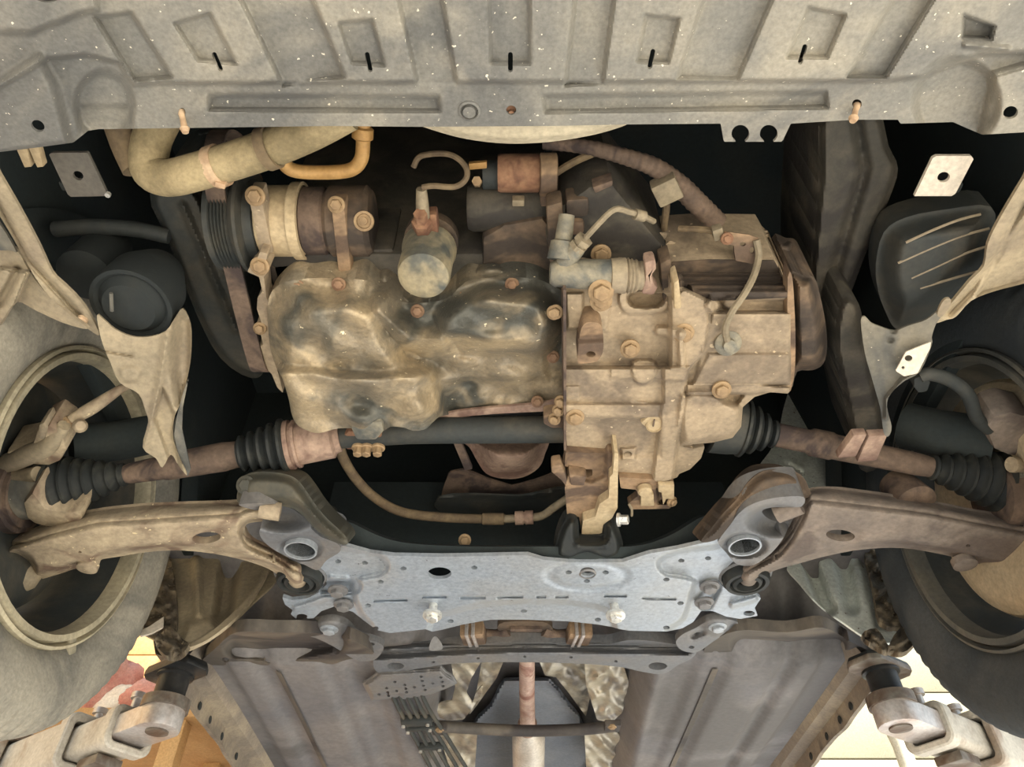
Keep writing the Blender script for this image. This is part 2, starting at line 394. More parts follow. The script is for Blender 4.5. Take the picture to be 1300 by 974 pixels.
q = on_shelf(136, 0); blob('folded_rag', (q[0], 2.62, shelf_z+.11), (.09, .08, .14), 'red_plastic', 'crumpled pink rag bundle on the shelf, left one', 'rag', 1)
q = on_shelf(190, 0); blob('red_bag', (q[0], 2.62, shelf_z+.07), (.12, .08, .09), 'red_plastic', 'pinkish red bag lying beside the dark lift post', 'bag', 2, .12)
q = on_shelf(158, 0); blob('white_rag', (q[0], 2.60, shelf_z+.05), (.07, .06, .07), 'white_cloth', 'white crumpled rag between the pink bundles on the shelf', 'rag', 3)
# ================================================================== LIFT ARMS
def lift_arm(sgn, pos, lab, plab):
    pos = np.array(pos); ax = np.array((.81*sgn, .58, 0)); ax /= np.linalg.norm(ax); si = np.array((-ax[1], ax[0], 0)); R = np.stack([ax, si, (0, 0, 1)], 1)
    t = thing('hoist_arm', lab, 'lift arm', (pos[0], pos[1], 0), 'lift arms')
    zc = pos[2]-.092
    eye = np.array((pos[0], pos[1], zc))
    # eye plate
    A = [eye+si*.036*math.cos(a)*1.0-ax*.036*math.sin(a) for a in np.linspace(0, math.pi, 12)]
    A = A+[eye+ax*.15-si*.034, eye+ax*.15+si*.034]
    v, f = prism_geo([p-np.array((0, 0, .018)) for p in A], (0, 0, .036), .004); mk('eye_plate', v, f, 'fresh_metal', t)
    lathe('pin', eye-np.array((0, 0, .021)), (0, 0, 1), [(0, .0), (0, .019), (.03, .019)], 'lift_dark', t, 24)
    def sleeve(name, s0, s1, wd, ht, th, mat, lip):
        def rr(u, ww, hh, rad):
            q = []
            for cxs, cys, a0 in ((1, 1, 0), (-1, 1, 90), (-1, -1, 180), (1, -1, 270)):
                for k in range(6):
                    a = math.radians(a0+18*k); q.append(eye+ax*u+si*(cxs*(ww/2-rad)+rad*math.cos(a))+np.array((0, 0, cys*(hh/2-rad)+rad*math.sin(a))))
            return q
        rings = [rr(s1, wd, ht, .014), rr(s0+.024, wd, ht, .014), rr(s0+.024, wd+lip, ht+lip, .018), rr(s0+.003, wd+lip, ht+lip, .018), rr(s0, wd+lip-.006, ht+lip-.006, .016), rr(s0, wd-2*th+.006, ht-2*th+.006, .010), rr(s0+.003, wd-2*th, ht-2*th, .008), rr(s1, wd-2*th, ht-2*th, .008)]
        n = 24; Fc = [(k*n+m, k*n+(m+1) % n, (k+1)*n+(m+1) % n, (k+1)*n+m) for k in range(len(rings)-1) for m in range(n)]
        return mk(name, np.array(rings).reshape(-1, 3), Fc, mat, t)
    sleeve('inner_sleeve', .078, .30, .076, .060, .006, 'lift_paint', .014)
    sleeve('middle_sleeve', .205, .6, .098, .082, .007, 'lift_paint', .016)
    sleeve('outer_sleeve', .42, 1.5, .126, .108, .009, 'lift_paint', .018)
    bar = box('stop_bar', eye+ax*.15-np.array((0, 0, .043)), (.06, .05, .016), 'lift_dark', t, R)
    for s in (.1, .22): lathe('lock_screw', eye+ax*s+np.array((0, 0, .04)), (0, 0, 1), [(0, .008), (.02, .008), (.02, .013), (.03, .013)], 'fresh_metal', t, 12)
    box('column_foot', eye+ax*1.5+np.array((0, 0, -.02)), (.2, .2, .24), 'lift_dark', t, R)
    # pad on top
    p = thing('lift_pad', plab, 'lift pad', tuple(eye+np.array((0, 0, .018))), 'lift pads')
    lathe('post', eye+np.array((0, 0, .016)), (0, 0, 1), [(0, .030), (.012, .030), (.014, .0265), (.056, .0265), (.058, .032), (.062, .032)], 'lift_black', p, 28)
    lathe('collar', eye+np.array((0, 0, .016)), (0, 0, 1), [(0, .040), (.018, .040), (.020, .036), (.020, .027)], 'lift_dark', p, 28)
    hx = [np.array((pos[0], pos[1], pos[2]-.014))+R@np.array((x, y, 0)) for x, y in ((-.06, -.02), (-.045, -.034), (.045, -.034), (.06, -.02), (.06, .02), (.045, .034), (-.045, .034), (-.06, .02))]
    v, f = prism_geo(hx, (0, 0, .010), .002); mk('pad_plate', v, f, 'lift_black' if sgn < 0 else 'lift_dark', p)
    v, f = prism_geo([(q-hx[0]*0)+np.array((0, 0, .009)) for q in hx], (0, 0, .008), .003, taper=.94); mk('rubber_top', v, f, 'lift_black', p)
PL_ = P(226, 848, .59); PR_ = P(1114, 843, .59)
lift_arm(-1, PL_, 'tan painted telescopic lift arm under the left sill', 'black post and dark pad under the left sill')
lift_arm(1, PR_, 'pale painted telescopic lift arm under the right sill', 'black post and grey pad under the right sill')
# ================================================================== CAR BODY
CB = thing('car_body', 'grey underbody of the raised car with floor, sills and wheel arches', 'car body', (0, 1.4, 1.6))
def grid(name, xs, ys, zf, mat, parent, thick=.004):
    X, Y = np.meshgrid(xs, ys); Z = zf(X, Y); n, m = X.shape
    V = np.stack([X, Y, Z], -1).reshape(-1, 3); Fc = [(j*m+i, j*m+i+1, (j+1)*m+i+1, (j+1)*m+i) for j in range(n-1) for i in range(m-1)]
    return mk(name, V, Fc, mat, parent, 60)
def bump1(x, c, w_, s): return sstep(-w_/2-s, -w_/2+s, x-c)*sstep(w_/2+s, w_/2-s, x-c)
def floor_z(X, Y):
    z = np.full(X.shape, 1.648)
    wd = .40+.05*sstep(1.3, 2.2, Y)
    z += .19*bump1(X, .045, wd, .05)
    for c, s, wdd in ((.47, -.010, .10), (-.42, -.010, .10), (.335, .008, .06), (-.30, .008, .06), (.57, -.012, .05), (-.53, -.012, .05)): z += s*bump1(X, c, wdd, .014)
    z += .004*np.sin(X*9)*np.sin(Y*5)
    z += .85*np.maximum(1.385-Y, 0)*(1-bump1(X, .045, .42, .05))
    return z
grid('floor_panel', np.linspace(-.66, .715, 200), np.concatenate([np.linspace(1.16, 2.4, 120), np.linspace(2.45, 4.4, 40)]), floor_z, 'under', CB)
for x in (-.46, .40): grid('floor_seam', np.linspace(x-.006, x+.006, 3), np.linspace(1.42, 3.4, 60), lambda X, Y: floor_z(X, Y)-.003, 'under_dark', CB)
def sill(x, s):
    prof = [(-.05*s, .055), (-.03*s, .02), (-.006*s, .012), (-.005*s, -.022), (.004*s, -.022), (.006*s, .012), (.035*s, .02), (.05*s, .05), (.055*s, .12), (.055*s, .25)]
    ys = np.linspace(1.33, 4.0, 110); V = []; Fc = []; m = len(prof)
    for k, y in enumerate(ys):
        wob = .002*math.sin(y*17+x)+.001*math.sin(y*61)
        for j, (a, b) in enumerate(prof): V.append((x+a+(wob if j in (3, 4) else 0), y, 1.612+b+(.0015*math.sin(y*31) if j in (3, 4) else 0)))
        if k:
            for j in range(m-1): Fc.append(((k-1)*m+j, (k-1)*m+j+1, k*m+j+1, k*m+j))
    o = mk('sill', V, Fc, 'sill', CB)
    for y in (1.50, 1.57, 1.66, 1.78): 
        lathe('sill_hole', (x-.0065*s, y, 1.604), (-s, 0, 0), [(0, .008), (.001, .008), (.001, 0)], 'black', o, 12)
sill(-.632, -1); sill(.685, 1)
# toe board cross rails
def rail(pts, holes, h, mk_):
    sheet('cross_rail', cr(pts, 4), tplane(pts[0][0], pts[0][1], h, 0, -.25), mk_, CB, zones=[(line(holes[0], 12), .022, 16)], holes=[ell(x, y, rx, ry) for x, y, rx, ry in holes[1]], step=2.5, thick=.02)
rail([(255, 842), (275, 822), (300, 803), (350, 803), (400, 804), (445, 812), (475, 830), (440, 838), (415, 845), (350, 850), (300, 850), (270, 850)], ([(300, 820), (360, 824), (425, 812)], [(286, 838, 5, 3), (312, 844, 5, 2.6), (339, 840, 4.5, 2.6), (427, 829, 5, 2.2)]), .645, 'under_dark')
rail([(895, 822), (935, 801), (1000, 803), (1045, 797), (1080, 815), (1108, 832), (1080, 846), (1000, 850), (940, 842), (905, 838)], ([(945, 818), (1000, 824), (1060, 815)], [(908, 829, 5, 2.4), (997, 838, 4.5, 2.6), (1025, 841, 7, 2.6), (1049, 834, 4, 2)]), .645, 'under_dark')
# shell that closes the engine bay
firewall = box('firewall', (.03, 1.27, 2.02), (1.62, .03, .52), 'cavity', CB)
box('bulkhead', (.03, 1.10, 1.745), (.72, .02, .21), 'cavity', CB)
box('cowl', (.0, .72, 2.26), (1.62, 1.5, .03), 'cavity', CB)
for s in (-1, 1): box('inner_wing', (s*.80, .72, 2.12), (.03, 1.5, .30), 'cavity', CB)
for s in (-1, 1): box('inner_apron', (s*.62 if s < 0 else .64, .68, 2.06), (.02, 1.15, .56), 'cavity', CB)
def arch(s):
    c = np.array((s*.60, .83, 1.63)); V = []; Fc = []; A = np.radians(np.linspace(4, 150, 40)); xs = [0, .02, .12, .22, .27]
    for k, a in enumerate(A):
        for j, x in enumerate(xs):
            r = .385-(.03 if j == 4 else 0)+.006*math.sin(a*9)*(1 if 0 < j < 4 else 0); V.append((c[0]+s*x, c[1]-r*math.cos(a), c[2]+r*math.sin(a)))
        if k:
            for j in range(4): Fc.append(((k-1)*5+j, (k-1)*5+j+1, k*5+j+1, k*5+j))
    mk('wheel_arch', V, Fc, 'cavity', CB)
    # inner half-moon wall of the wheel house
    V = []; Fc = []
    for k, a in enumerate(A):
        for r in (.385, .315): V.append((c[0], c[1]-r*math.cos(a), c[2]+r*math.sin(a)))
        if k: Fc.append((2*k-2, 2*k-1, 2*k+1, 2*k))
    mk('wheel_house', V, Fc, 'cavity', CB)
    # outer fender skin
    V = []; Fc = []
    for k, a in enumerate(np.radians(np.linspace(-5, 128, 40))):
        V += [(s*.805, .83-.36*math.cos(a), 1.63+.36*math.sin(a)), (s*.81, .83-.62*math.cos(a), 1.66+.66*abs(math.sin(a))**.6*1)]
        if k: Fc.append((2*k-2, 2*k-1, 2*k+1, 2*k))
    mk('fender', V, Fc, 'car_paint', CB)
arch(-1); arch(1)
def hood_z(X, Y): return 2.32-.28*np.maximum(0, .35-Y)**1.3-.25*np.abs(X/.88)**4
grid('bonnet', np.linspace(-.88, .88, 24), np.linspace(-.12, 1.5, 20), hood_z, 'car_paint', CB)
def bump_face():
    V = []; Fc = []; xs = np.linspace(-.9, .9, 30); prof = [(.10, 1.63), (-.02, 1.66), (-.10, 1.74), (-.14, 1.88), (-.13, 2.05), (-.10, 2.2)]
    for i, x in enumerate(xs):
        for y, z in prof: V.append((x, y+.42*abs(x/.9)**2.6, z))
        if i:
            for j in range(5): Fc.append(((i-1)*6+j, (i-1)*6+j+1, i*6+j+1, i*6+j))
    mk('bumper_skin', V, Fc, 'car_paint', CB)
bump_face()
box('door_side', (-.66, 2.6, 2.0), (.04, 2.4, .75), 'car_paint', CB, bevel=.02); box('door_side', (.715, 2.6, 2.0), (.04, 2.4, .75), 'car_paint', CB, bevel=.02)
# rear halves of the wheel housings behind the control arms; light colours stand in for sun
LR = (np.array((0, 1.17, 1.6)), np.array((0, .94, -.34)))
sheet('arch_panel', cr([(185, 700), (240, 690), (300, 694), (345, 712), (352, 735), (322, 765), (290, 795), (255, 818), (228, 826), (196, 812), (176, 790)], 4), LR, 'liner_tan', CB,
      zones=[(line([(292, 720), (285, 770), (282, 786)], 10), .03, 14), (line([(250, 710), (252, 780)], 5), -.012, 8), (poly([(240, 790), (300, 780), (260, 830), (225, 830)]), -.012, 10)], step=3, thick=.004)
sheet('arch_flange', cr([(336, 722), (340, 726), (326, 752), (301, 783), (264, 812), (240, 822), (238, 820), (268, 802), (302, 772), (325, 745)], 3), (np.array((0, 1.15, 1.6)), LR[1]), 'liner_tan', CB, step=2.5, thick=.006)
sheet('arch_panel', cr([(1000, 716), (1050, 700), (1110, 690), (1160, 690), (1152, 730), (1160, 770), (1168, 792), (1140, 815), (1105, 812), (1070, 790), (1040, 768), (1015, 740)], 4), LR, 'pale_lit_panel', CB,
      zones=[(line([(1022, 700), (1045, 760), (1052, 772)], 8), .03, 10), (line([(1066, 700), (1082, 770)], 8), .02, 12), (line([(1098, 690), (1118, 790)], 9), .012, 8), (line([(1130, 690), (1145, 790)], 6), .02, 8)], step=2.5, thick=.004)
def clump(name, cells, plane, mat, parent, seed, amp=.012, step=2.5):
    rs = np.random.RandomState(seed); k = rs.uniform(.1, .45, (14, 2))*rs.choice([-1, 1], (14, 2)); ph = rs.uniform(0, 6, 14)
    def ex(x, y, s): return amp*sum(np.sin(k[i, 0]*x+k[i, 1]*y+ph[i]) for i in range(14))/4
    return sheet(name, cells, plane, mat, parent, step=step, thick=.01, extra=ex)
clump('mud_crust', cr([(183, 700), (212, 700), (222, 740), (225, 790), (215, 806), (185, 798), (178, 780)], 3), (np.array((0, 1.155, 1.6)), LR[1]), 'mud', CB, 1, .006)
clump('mud_crust', cr([(196, 812), (215, 796), (232, 812), (240, 818), (228, 832), (210, 832)], 3), (np.array((0, 1.15, 1.6)), LR[1]), 'mud', CB, 2, .012, 2)
clump('mud_crust', cr([(1098, 692), (1128, 690), (1140, 740), (1160, 785), (1150, 796), (1118, 790), (1108, 745)], 3), (np.array((0, 1.155, 1.6)), LR[1]), 'mud', CB, 3, .008)
clump('mud_crust', cr([(1094, 806), (1112, 798), (1125, 815), (1130, 826), (1118, 824)], 3), (np.array((0, 1.14, 1.6)), LR[1]), 'mud', CB, 4, .01, 2)
clump('mud_crust', cr([(1128, 822), (1140, 800), (1162, 790), (1171, 802), (1152, 826), (1135, 828)], 3), (np.array((0, 1.14, 1.6)), LR[1]), 'mud', CB, 5, .01, 2)
sheet('torn_liner', [(176, 802), (190, 795), (208, 783), (207, 796), (192, 804), (178, 808)], (np.array((0, 1.14, 1.6)), LR[1]), 'bright_plate', CB, step=2, thick=.003)
# pale panel seen past the right drive shaft, brightened in colour for sunlight
sheet('side_panel', cr([(960, 600), (985, 560), (1000, 500), (1030, 455), (1060, 445), (1100, 480), (1120, 560), (1130, 620), (1110, 650), (1030, 650), (970, 640)], 3), (np.array((0, 1.08, 1.6)), np.array((0, .98, -.2))), 'pale_lit_panel', CB,
      zones=[(line([(1058, 500), (1062, 640)], 3), .006, 5), (line([(1000, 590), (1018, 600), (1030, 650)], 2), .006, 4)], step=3, thick=.004)
clump('mud_crust', cr([(1080, 590), (1105, 585), (1112, 630), (1090, 640)], 3), (np.array((0, 1.07, 1.6)), np.array((0, .98, -.2))), 'mud', CB, 8, .004, 2)
# ================================================================== WHEELS
def wheel(s, cen, lab, tm, rm, yaw=0.):
    cen = np.array(cen); d = np.array((s*math.cos(math.radians(yaw)), math.sin(math.radians(yaw)), 0))
    t = thing('road_wheel', lab, 'wheel', tuple(cen-np.array((0, 0, .315))), 'front wheels')
    prof = [(.030, .198), (.012, .206), (.004, .222), (-.004, .250), (-.002, .275), (.008, .295), (.022, .306), (.030, .309), (.044, .312), (.046, .305), (.054, .305), (.056, .314), (.088, .316), (.090, .308), (.100, .308), (.102, .316), (.134, .316), (.136, .308), (.146, .308), (.148, .314), (.166, .311), (.18, .304), (.195, .29), (.204, .26), (.2, .225), (.185, .2)]
    seg = 216
    def mod(k, j, r):
        if k in (5, 6, 7, 8, 20, 21) and (j % 3) == 0: return r-.006
        return r
    v, f = lathe_geo(cen, d, prof, seg, mod=mod, caps=False); mk('tyre', v, f, tm, t, 50)
    lathe('rim_lip', cen, d, [(.03, .2005), (.014, .206), (.006, .2055), (.004, .2015), (.010, .1995), (.016, .198), (.010, .1965), (.004, .195), (.005, .187), (.014, .184), (.03, .184)], rm, t, 72, caps=False)
    rp = [(.03, .185), (.05, .181), (.075, .172), (.15, .168), (.165, .172), (.178, .186), (.186, .196)]
    lathe('rim_barrel', cen, d, rp, 'black_plastic', t, 72, caps=False)
    for k in range(7):
        a = 2*math.pi*k/7+.2; u = np.array((0, math.cos(a), math.sin(a))); v_ = np.array((0, -math.sin(a), math.cos(a)))
        pts = [cen+d*.158+u*r+v_*w2 for r, w2 in ((.045, -.020), (.175, -.014), (.175, .014), (.045, .020))]
        mk('spoke', *prism_geo(pts, d*.02, .004), 'rim_dark', t)
    lathe('wheel_centre', cen+d*.15, d, [(0, 0), (0, .058), (.02, .062), (.03, .05), (.03, 0)], 'rim_dark', t, 32)
    lathe('hub', cen+d*.09, d, [(0, .0), (0, .055), (.04, .06), (.06, .05)], 'rust_dark', t, 24)
    return t, cen, d
WC = (.615, .83, 1.63)
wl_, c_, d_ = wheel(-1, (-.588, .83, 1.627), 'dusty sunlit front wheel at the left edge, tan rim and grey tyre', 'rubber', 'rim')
for a, l in ((-52, .02),):
    a = math.radians(a); p = c_+np.array((0, math.sin(a)*-.0+.201*math.cos(math.radians(52)), -.201*math.sin(math.radians(52))))+d_*.012
    box('balance_weight', p, (.012, .016, .030), 'rim', wl_, bevel=.003, rot=np.array(((1, 0, 0), (0, math.cos(.7), -math.sin(.7)), (0, math.sin(.7), math.cos(.7)))))
wheel(1, (.624, .83, 1.622), 'dark shaded front wheel at the right edge', 'rubber_shaded', 'rim_dark')
def shield(s, cen, lab, mat):
    cen = np.array(cen); d = np.array((s, 0, 0.))
    t = thing('brake_disc', lab, 'brake disc', tuple(cen-np.array((0, 0, .14))), 'brake discs')
    lathe('disc_shield', cen, d, [(.02, .05), (.012, .07), (.0, .10), (.004, .140), (.012, .158), (.022, .163), (.024, .158), (.024, .05)], mat, t, 64, caps=False)
    lathe('disc_rotor', cen+d*.03, d, [(0, .05), (0, .150), (.008, .150), (.008, .05)], 'rust_dark', t, 64, caps=False)
    lathe('disc_hub', cen+d*.0, d, [(0, .0), (0, .048), (.05, .052)], 'rust_dark', t, 32)
shield(-1, (-.672, .83, 1.627), 'dark brake disc inside the left wheel', 'black_plastic')
shield(1, (.664, .83, 1.622), 'brake disc with a large dust shield coloured bright as if lit inside the right wheel', 'shield')
# ================================================================== SUBFRAME
SF = thing('subframe', 'painted steel subframe, tinted blue grey for reflected sky, across the middle under the engine', 'subframe', P(665, 760, .60))
TP = hplane(.60)
out = [(437, 693), (470, 702), (500, 706), (560, 707), (620, 706), (670, 705), (690, 711), (722, 714), (790, 714), (824, 703), (860, 697), (890, 690), (916, 682), (925, 690), (932, 712), (918, 725), (912, 738), (920, 747), (938, 753), (955, 750), (966, 760), (958, 772), (962, 782), (940, 786), (922, 783), (905, 776), (890, 776), (880, 790), (866, 798), (846, 802), (800, 801), (787, 799), (776, 796), (759, 793), (721, 789), (670, 787), (622, 787), (588, 793), (560, 800), (549, 802), (540, 799), (495, 804), (478, 800), (462, 788), (448, 777), (425, 770), (408, 776), (398, 785), (376, 786), (369, 780), (372, 775), (362, 768), (358, 758), (370, 762), (390, 760), (405, 752), (415, 742), (412, 732), (402, 722), (398, 712), (410, 698), (425, 692)]
lobeL = poly(cr([(395, 690), (440, 697), (470, 701), (488, 710), (492, 722), (482, 730), (462, 734), (448, 739), (450, 755), (458, 778), (470, 806), (380, 830), (340, 760)], 4))
lobeR = poly(cr([(930, 690), (905, 695), (870, 699), (842, 708), (836, 718), (845, 729), (866, 733), (881, 738), (877, 755), (868, 785), (850, 808), (950, 830), (1000, 690)], 4))
arc = poly([(552, 782), (575, 777), (600, 770), (636, 765), (680, 764), (721, 765), (755, 770), (775, 777), (790, 830), (530, 830)])
slits = [((475, 763), (516, 762)), ((537, 758), (566, 758)), ((585, 759), (615, 759)), ((632, 759), (663, 758)), ((682, 758), (692, 758)), ((706, 758), (720, 758)), ((768, 757), (794, 757)), ((816, 760), (857, 761))]
zn = [(lobeL, .012, 9), (lobeR, .012, 9), (arc, .010, 9), (ell(745, 731, 53, 20), .003, 6), (ell(745, 731, 44, 14), -.003, 6)]
zn += [(line(s_, 1.0), .005, 2.0) for s_ in slits]
zn += [(line([(440, 735), (420, 733)], 2), -.006, 6), (line([(415, 748), (450, 745)], 8), .012, 8), (line([(895, 765), (905, 745)], 9), .012, 8), (line([(375, 772), (400, 764), (415, 758)], 3), -.008, 6), (line([(930, 768), (958, 760)], 3), -.008, 6)]
hl = [ell(558, 728, 15, 7.6)]+[ell(x, y, 4.2, 2.5) for x, y in ((512, 722), (602, 721), (463, 715), (483, 739), (467, 769), (572, 789), (759, 787), (864, 766), (846, 797), (846, 736), (865, 712), (899, 709), (429, 713), (722, 727), (769, 727), (745, 738), (477, 798))]+[ell(665, 776, 4.5, 2), ell(746, 726, 9.5, 5.6), ell(383, 783, 7.5, 3.4), ell(951, 779, 7.5, 3.4)]
mp_ = sheet('main_plate', out, TP, 'subframe', SF, zones=zn, holes=hl, step=1.3, thick=.006, sharp=40)
lathe('mount_ring', P(746, 726, .604), DN, [(0, .0135), (.004, .0135), (.006, .011), (.0, .009)], 'subframe_dark', SF, 24, caps=False)
for x, y in ((550, 771), (780, 771)):
    p = P(x, y, .596); b = lathe('zinc_bolt', p+np.array((0, 0, .01)), (0, -.12, -1), [(0, .007), (.024, .007), (.024, .0155), (.028, .0155), (.029, .011)], 'zinc', SF, 20)
    v, f = lathe_geo(p+np.array((0, -.002, -.016)), (0, -.12, -1), [(0, .010), (.008, .010), (.009, .008), (.009, .0)], 6); mk('bolt_head', v, f, 'zinc', b, sharp=20)
for x, y in ((429, 750), (436, 768), (901, 745), (894, 765)): 
    bolt(P(x, y, .606), DN, .011, .009, 'subframe_dark', SF)
# ears that carry the front bushings
earL = cr([(303, 641), (330, 639), (356, 641), (372, 647), (385, 657), (395, 671), (408, 682), (428, 690), (432, 700), (414, 712), (404, 724), (388, 718), (362, 706), (342, 694), (331, 682), (330, 672), (340, 664), (352, 656), (346, 648), (325, 648)], 4)
sheet('ear', earL, hplane(.592), 'subframe_dark', SF, zones=[(ell(360, 655, 30, 14), .035, 20), (ell(382, 697, 27, 15), .008, 6)], holes=[ell(382, 697, 19, 9.5)], step=2, thick=.05)
lathe('ear_ring', P(382, 697, .594), DN, [(-.02, .0235), (.004, .0235), (.004, .021), (-.02, .021)], 'subframe', SF, 32, caps=False)
earR = cr([(1020, 631), (985, 632), (955, 640), (938, 652), (926, 668), (915, 682), (912, 690), (922, 702), (935, 716), (955, 718), (975, 706), (990, 690), (1000, 672), (1000, 660), (985, 662), (972, 656), (968, 648), (985, 644), (1015, 645)], 4)
lathe('ear_bore', P(382, 697, .594), (0, 0, 1), [(0, .021), (.035, .021), (.036, 0)], 'black', SF, 32, caps=False)
lathe('ear_bore', P(945, 692, .596), (0, 0, 1), [(0, .021), (.035, .021), (.036, 0)], 'black', SF, 32, caps=False)
sheet('ear', earR, hplane(.592), 'subframe_dark', SF, zones=[(ell(985, 662, 26, 14), .03, 20), (ell(945, 693, 27, 15), .010, 6)], holes=[ell(945, 692, 19.5, 9.5)], step=2, thick=.05)
lathe('ear_ring', P(945, 692, .596), DN, [(-.02, .0235), (.004, .0235), (.004, .021), (-.02, .021)], 'subframe', SF, 32, caps=False)
# towers and front beam
def twr(pts, h, mat, up=.05): return sheet('tower', cr(pts, 4), tplane(pts[0][0], pts[0][1], h, 0, .9), mat, SF, extra=lambda x, y, s: .02*sstep(-14, 0, s), step=2.5, thick=up)
twr([(304, 640), (303, 618), (310, 604), (330, 599), (358, 601), (376, 608), (388, 622), (400, 640), (415, 658), (438, 680), (440, 692), (420, 686), (400, 672), (386, 656), (372, 646), (345, 641)], .60, 'tower')
twr([(1027, 632), (1026, 618), (1018, 604), (1000, 596), (970, 598), (950, 612), (935, 634), (920, 650), (905, 668), (890, 688), (912, 684), (930, 662), (950, 642), (985, 632)], .60, 'alu_dark')
bolt(P(312, 616, .622), (0, -.8, -.6), .009, .006, 'tower', SF)
sheet('front_beam', cr([(425, 692), (415, 668), (440, 662), (480, 680), (520, 690), (600, 694), (690, 694), (800, 694), (850, 680), (895, 655), (915, 668), (900, 690), (840, 700), (780, 712), (720, 712), (680, 703), (640, 703), (500, 703), (450, 696)], 4), tplane(660, 706, .612, 0, 1.3), 'cavity', SF, step=3, thick=.03)  # front wall in the dark cavity tone, standing in for its shade
# rear bushes and clamps
def bush(px, py, h, ms, lab):
    p = P(px, py, h); t = thing('rear_bushing', lab, 'bushing', p, 'control arm bushings')
    lathe('rubber_ring', p+np.array((0, 0, .03)), DN, [(0, .034), (.03, .036), (.036, .033), (.036, .027), (.030, .025), (.036, .022), (.038, .017), (.028, .014)], 'boot_rubber', t, 36, caps=False)
    lathe('steel_sleeve', p+np.array((0, 0, .04)), DN, [(0, .041), (.03, .041), (.032, .037), (.01, .037)], ms, t, 36, caps=False)
bush(380, 738, .602, 'subframe_dark', 'black rubber rear bushing of the left control arm')
bush(948, 738, .602, 'subframe_dark', 'black rubber rear bushing of the right control arm')
# gussets bolted behind the subframe
def gusset(pts, h, lab, hx, sl):
    t = thing('subframe_bracket', lab, 'bracket', P(pts[0][0], pts[0][1], h), 'subframe brackets')
    sheet('plate', cr(pts, 4), hplane(h), 'subframe_dark', t, zones=[(ell(hx[0], hx[1], 17, 10), -.006, 8), (line(sl, 3), .008, 5)], holes=[ell(hx[2], hx[3], 5, 3), ell(hx[4], hx[5], 4, 2)], step=2, thick=.012)
    bolt(P(hx[0], hx[1], h-.006), DN, .011, .008, 'subframe', t)
gusset([(376, 795), (398, 792), (420, 788), (440, 794), (455, 808), (480, 816), (487, 824), (475, 838), (452, 838), (425, 822), (400, 810), (380, 806)], .625, 'grey bolted bracket behind the left end of the subframe', (418, 799, 445, 820, 472, 818), [(438, 808), (452, 815)])
gusset([(936, 790), (920, 786), (900, 788), (884, 797), (866, 806), (858, 816), (866, 826), (885, 828), (905, 815), (925, 802), (935, 796)], .625, 'grey bolted bracket behind the right end of the subframe', (911, 796, 886, 806, 878, 822), [(880, 808), (892, 803)])
# ================================================================== CONTROL ARMS
def arm(pts, plane, mat, lab, holes, lip, ends):
    t = thing('control_arm', lab, 'control arm', on_plane(plane, np.array(float(pts[0][0])), np.array(float(pts[0][1]))), 'lower control arms')
    sheet('arm_plate', cr(pts, 4), plane, mat, t, holes=holes, zones=lip, extra=lambda x, y, s: .022*sstep(-11, 0, s), step=2.2, thick=.012)
    return t
planeL = tplane(370, 730, .592, -.16, 0.06); planeR = tplane(955, 730, .592, .16, 0.06)
tL = arm([(8, 694), (40, 679), (75, 665), (115, 655), (170, 648), (230, 645), (290, 643), (330, 640), (352, 644), (356, 652), (346, 660), (325, 663), (313, 666), (311, 676), (320, 690), (345, 702), (368, 714), (386, 726), (388, 742), (374, 748), (362, 738), (340, 722), (300, 709), (255, 701), (215, 699), (180, 702), (150, 707), (128, 711), (125, 720), (112, 725), (98, 722), (75, 729), (48, 736), (40, 730), (34, 714), (20, 706), (10, 708)], planeL, 'arm_tan', 'tan dusty lower control arm on the left side', [ell(262, 683, 18.5, 7.2, -6), ell(101, 701, 3, 1.6), ell(347, 714, 2.6, 1.6)], [(line([(15, 678), (120, 652), (300, 640)], 13), .02, 16), (ell(262, 683, 26, 13), .004, 8), (ell(378, 735, 14, 16), -.014, 14)], None)
lathe('ball_joint', on_plane(planeL, np.array(28.), np.array(720.), .03), (0, -.2, -1), [(0, .03), (.02, .03), (.035, .024), (.04, .016)], 'liner_tan', tL, 24)
lathe('rivet_boss', on_plane(planeL, np.array(113.), np.array(716.), .006), DN, [(0, .014), (.008, .014), (.010, .010), (.010, 0)], 'arm_tan', tL, 20)
tube('front_sleeve', [P(330, 646, .602), P(356, 650, .602)], .013, 'arm_tan', tL, sm=0)
tR = arm([(1320, 680), (1290, 664), (1240, 655), (1200, 647), (1150, 638), (1110, 632), (1060, 626), (1030, 628), (1020, 640), (1016, 652), (1008, 668), (1000, 682), (985, 700), (965, 712), (948, 720), (938, 730), (942, 742), (955, 744), (965, 734), (985, 724), (1020, 714), (1050, 706), (1093, 698), (1145, 696), (1200, 705), (1254, 719), (1300, 728), (1330, 730)], planeR, 'arm_shaded', 'lower control arm on the right side, coloured brown grey for shade', [ell(1067, 680, 18.5, 7.2, 6), ell(1229, 693, 3.2, 1.8), ell(982, 711, 3, 1.6)], [(line([(1300, 664), (1180, 640), (1040, 624)], 12), .02, 16), (ell(1067, 680, 26, 13), .004, 8), (ell(950, 732, 14, 16), -.014, 14)], None)
lathe('rivet_boss', on_plane(planeR, np.array(1222.), np.array(710.), .008), DN, [(0, .016), (.010, .016), (.012, .010), (.012, 0)], 'arm_shaded', tR, 20)
lathe('ball_joint', on_plane(planeR, np.array(1296.), np.array(708.), .03), (0, -.2, -1), [(0, .03), (.02, .03), (.035, .024), (.04, .016)], 'arm_shaded', tR, 24)
tube('front_sleeve', [P(1016, 640, .602), P(985, 652, .602)], .014, 'arm_shaded', tR, sm=0)
